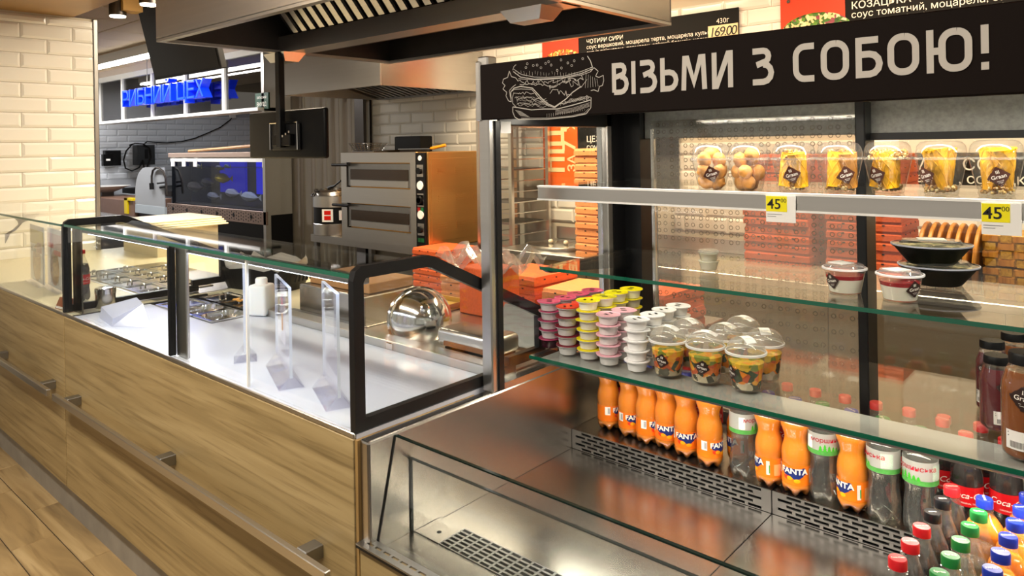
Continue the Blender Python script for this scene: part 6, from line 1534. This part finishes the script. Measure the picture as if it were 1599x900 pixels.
# round wooden boards in a wire rack
br = thing('board_rack', (-.66, 3.86, .84), 'thin wire rack holding round wooden serving boards', 'rack')
b0 = at(1447, 432, Y=3.86); b1 = at(1532, 438, Y=3.86)
for yy in (3.78, 3.94): MB().tube([(b0.x-.03, yy, .848), (b1.x+.03, yy, .848)], .004, 6).build('rail', M['chrome'], br, True)
for k in range(7):
    x = b0.x+(b1.x-b0.x)*k/6.0
    t = thing('round_board', (x, 3.86, .852), 'round brown wooden serving board standing in the wire rack', 'serving board', 'round boards in the rack')
    MB().lathe([(.150, -.009), (.154, -.005), (.154, .005), (.150, .009)], 44).xf(Matrix.Translation((0, 0, .152)) @ Matrix.Rotation(PI/2+.07, 4, 'Y')).build('disc', M['board'], t, True, world=False)
    w = MB(); w.tube([(x+.018, 3.78, .846), (x+.018, 3.78, .93)], .003, 5).tube([(x+.018, 3.94, .846), (x+.018, 3.94, .93)], .003, 5); 
    for yy in (3.78, 3.94): MB().tube([(x+.018, yy, .846), (x+.018, yy, .93)], .003, 5).build('prong', M['chrome'], br, True)
bx0 = at(1536, 440, Y=3.80).x
for i, (xx, zz, w) in enumerate(((bx0+.15, .84, .29), (bx0+.15, .985, .29), (bx0+.46, .84, .28), (bx0+.46, .985, .28))):
    t = thing('woven_box', (xx, 3.9, zz), ('woven bamboo box standing on the work table beside the round boards', 'woven bamboo box stacked on another beside the round boards', 'woven bamboo box at the end of the work table', 'woven bamboo box stacked at the end of the work table')[i], 'basket', 'woven bamboo boxes')
    MB().rbox(-w/2, w/2, -.13, .13, 0, .140, .006, 1).build('body', M['bamboo'], t, world=False)
    for r_ in range(4):
        for c_ in range(5):
            x = -w/2+w*(c_+.5)/5; z = .018+.035*r_
            if (r_+c_) % 2: MB().box(x-w*.10, x+w*.10, -.137, -.128, z-.013, z+.013).build('weave', M['board'], t, world=False)
            else: MB().box(x-.020, x+.020, -.135, -.128, z-.017, z+.017).build('weave', M['bamboo'], t, world=False)
# ---- boards on the back wall ----
YW = 4.329
def menu(name, x0, x1, z0, z1, label, ox1, food, lines, title, price=None, pzz=2.2):
    t = thing('menu_board', ((x0+x1)/2, YW, z0), label, 'menu board')
    MB().box(x0, x1, YW, YW+.012, z0, z1).build('panel', M['menu_black'], t)
    if ox1:
        ph = MB().box(x0, ox1, YW-.002, YW, z0, z1).build('photo_field', M['redprint'], t)
        cx = (x0+ox1)/2+.02; rr_ = (ox1-x0)*.55
        pz = MB(); pz.lathe([(.001, .006), (rr_*.9, .006), (rr_, .0)], 30, capb=False, capt=False, sy=.55).xf(Matrix.Translation((cx, YW-.003, pzz)) @ Matrix.Rotation(PI/2, 4, 'X') @ Matrix.Translation((0, 0, 0)))
        pz.build('pizza_print', food, ph)
        MB().lathe([(.012, 0), (.010, .006)], 12).xf(Matrix.Translation((x0+.05, YW-.002, z1-.04)) @ Matrix.Rotation(PI/2, 4, 'X')).build('wall_screw', M['chrome'], t, True)
    zt = title[1]; xt = title[2]
    text_mb(title[0], title[3], face_mtx((xt, YW-.003, zt), (1, 0, 0)), align='LEFT', bold=.008).build('heading', M['txt_white'], t, kind='stuff')
    for k, s in enumerate(lines):
        text_mb(s, title[3]*.92, face_mtx((xt, YW-.003, zt-title[3]*.92*(k+1)), (1, 0, 0)), align='LEFT').build('text_line', M['txt_white'], t, kind='stuff')
    if price:
        text_mb(price[0], .045, face_mtx((price[3], YW-.003, price[4]+.065), (1, 0, 0))).build('weight_text', M['txt_white'], t)
        c_ = MB().box(price[3]-.10, price[3]+.10, YW-.004, YW-.001, price[4]-.05, price[4]+.04).build('price_card', pmat('cream_price_card', '#f2dcae', .6), t)
        text_mb(price[1], .085, face_mtx((price[3], YW-.006, price[4]-.005), (1, 0, 0)), space=.8, shear=.15).build('price_number', M['txt_black'], c_)
    return t
p0 = at(917, 67, Y=YW)
menu('m1', -3.494, -1.917, 2.02, 2.392, 'black menu board with a pizza on red, headed ЧОТИРИ СИРИ', -3.15, M['pizza'], ['соус вершковий, моцарела терта, моцарела кульки,', 'сир із пліснявою, пармезан, свіжий базилік, часникова', 'олія, орегано'], ('ЧОТИРИ СИРИ', at(917, 66, Y=YW).z, p0.x, .043), ('430г', '169.00', None, at(1130, 45, Y=YW).x, 2.255), pzz=at(878, 99, Y=YW).z)
p1 = at(1330, 10, Y=YW)
menu('m2', -1.652, 1.0, 2.02, 2.42, 'black menu board with a salad pizza on red, headed КОЗАЦЬКА', -1.285, M['salad'], ['соус томатний, моцарела, салямі, маринована цибуля', 'мариновані огірки, цибуля ріпчаста, часникова олія,', 'чилі, орегано'], ('КОЗАЦЬКА', p1.z, p1.x, .056), pzz=at(1270, 50, Y=YW).z)
bn = thing('pizza_banner', (-3.34, YW, 1.23), 'orange vertical banner with cream letters ПІЦА ЗА 7 ХВИЛИН', 'banner')
MB().box(-3.50, -3.175, YW, YW+.01, 1.235, 2.015).build('sheet', M['orange'], bn)
crm = pmat('cream_print', '#f6dda6', .5)
def vtext(s, size, x, z, **k):
    text_mb(s, size, face_mtx((x, YW-.003, z), (0, 0, 1), (-1, 0, 0)), align='LEFT', **k).build('lettering', crm, bn)
def vword(word, size, x, zb):
    q_ = GL_P; mbx = 0
    for ch in word:
        w, st = q_[ch]; mb = MB()
        for j_, s_ in enumerate(st): stroke(mb, s_, .21, lambda p, o=mbx: (x-(p.y-.5)*size, YW-.003-.0004*j_, zb+(o+p.x)*size))
        mb.build('letter', crm, bn); mbx += w+.18
GL_P = {'П': (.72, [[(.1, 0), (.1, .9), (.62, .9), (.62, 0)]]), 'І': (.2, [[(.1, 0), (.1, 1)]]), 'Ц': (.85, [[(.1, 1), (.1, .1), (.62, .1), (.62, 1)], [(.5, .1), (.78, .1), (.78, -.16)]]), 'А': (.8, [[(.05, 0), (.38, 1), (.44, 1), (.77, 0)], [(.2, .33), (.62, .33)]])}
vword('ПІЦА', .155, -3.372, 1.345)
vtext('ЗА', .10, -3.225, 1.345, bold=.02); vtext('7', .17, -3.245, 1.50, bold=.02); vtext('ХВИЛИН', .10, -3.225, 1.66, bold=.015)
cz = at(917, 218, Y=YW)
menu('m3', -3.17, -2.35, 1.20, 2.01, 'tall black menu board behind the pizza boxes, headed ЦЕЗАР', None, None, ['соус цезар, курка,'], ('ЦЕЗАР', cz.z, cz.x, .062))
mD = at(1423, 250, Y=YW); md = at(1425, 262, Y=YW)
m4 = thing('menu_board', (0, YW, 1.24), 'low black menu board behind the dessert cups with two lines of lettering', 'menu board')
MB().box(-1.02, 1.0, YW, YW+.012, 1.24, 1.47).build('panel', M['menu_black'], m4)
for wd, px_, py_, sz, nm in (('МА', 1424, 258, .085, 'heading'), ('СОМ', 1503, 258, .085, 'heading'), ('ар', 1431, 278, .072, 'text_line'), (', солодкий перець', 1497, 280, .072, 'text_line')):
    q_ = at(px_, py_, Y=YW-.003); text_mb(wd, sz, face_mtx((q_.x, YW-.003, q_.z), (1, 0, 0)), align='LEFT').build(nm, M['txt_white'], m4, kind='stuff')
MB().box(-1.02, 1.0, YW+.002, YW+.014, 1.475, 1.95).build('wall_panel_white', pmat('white_wall_panel', '#d9d2c6', .5), wb)
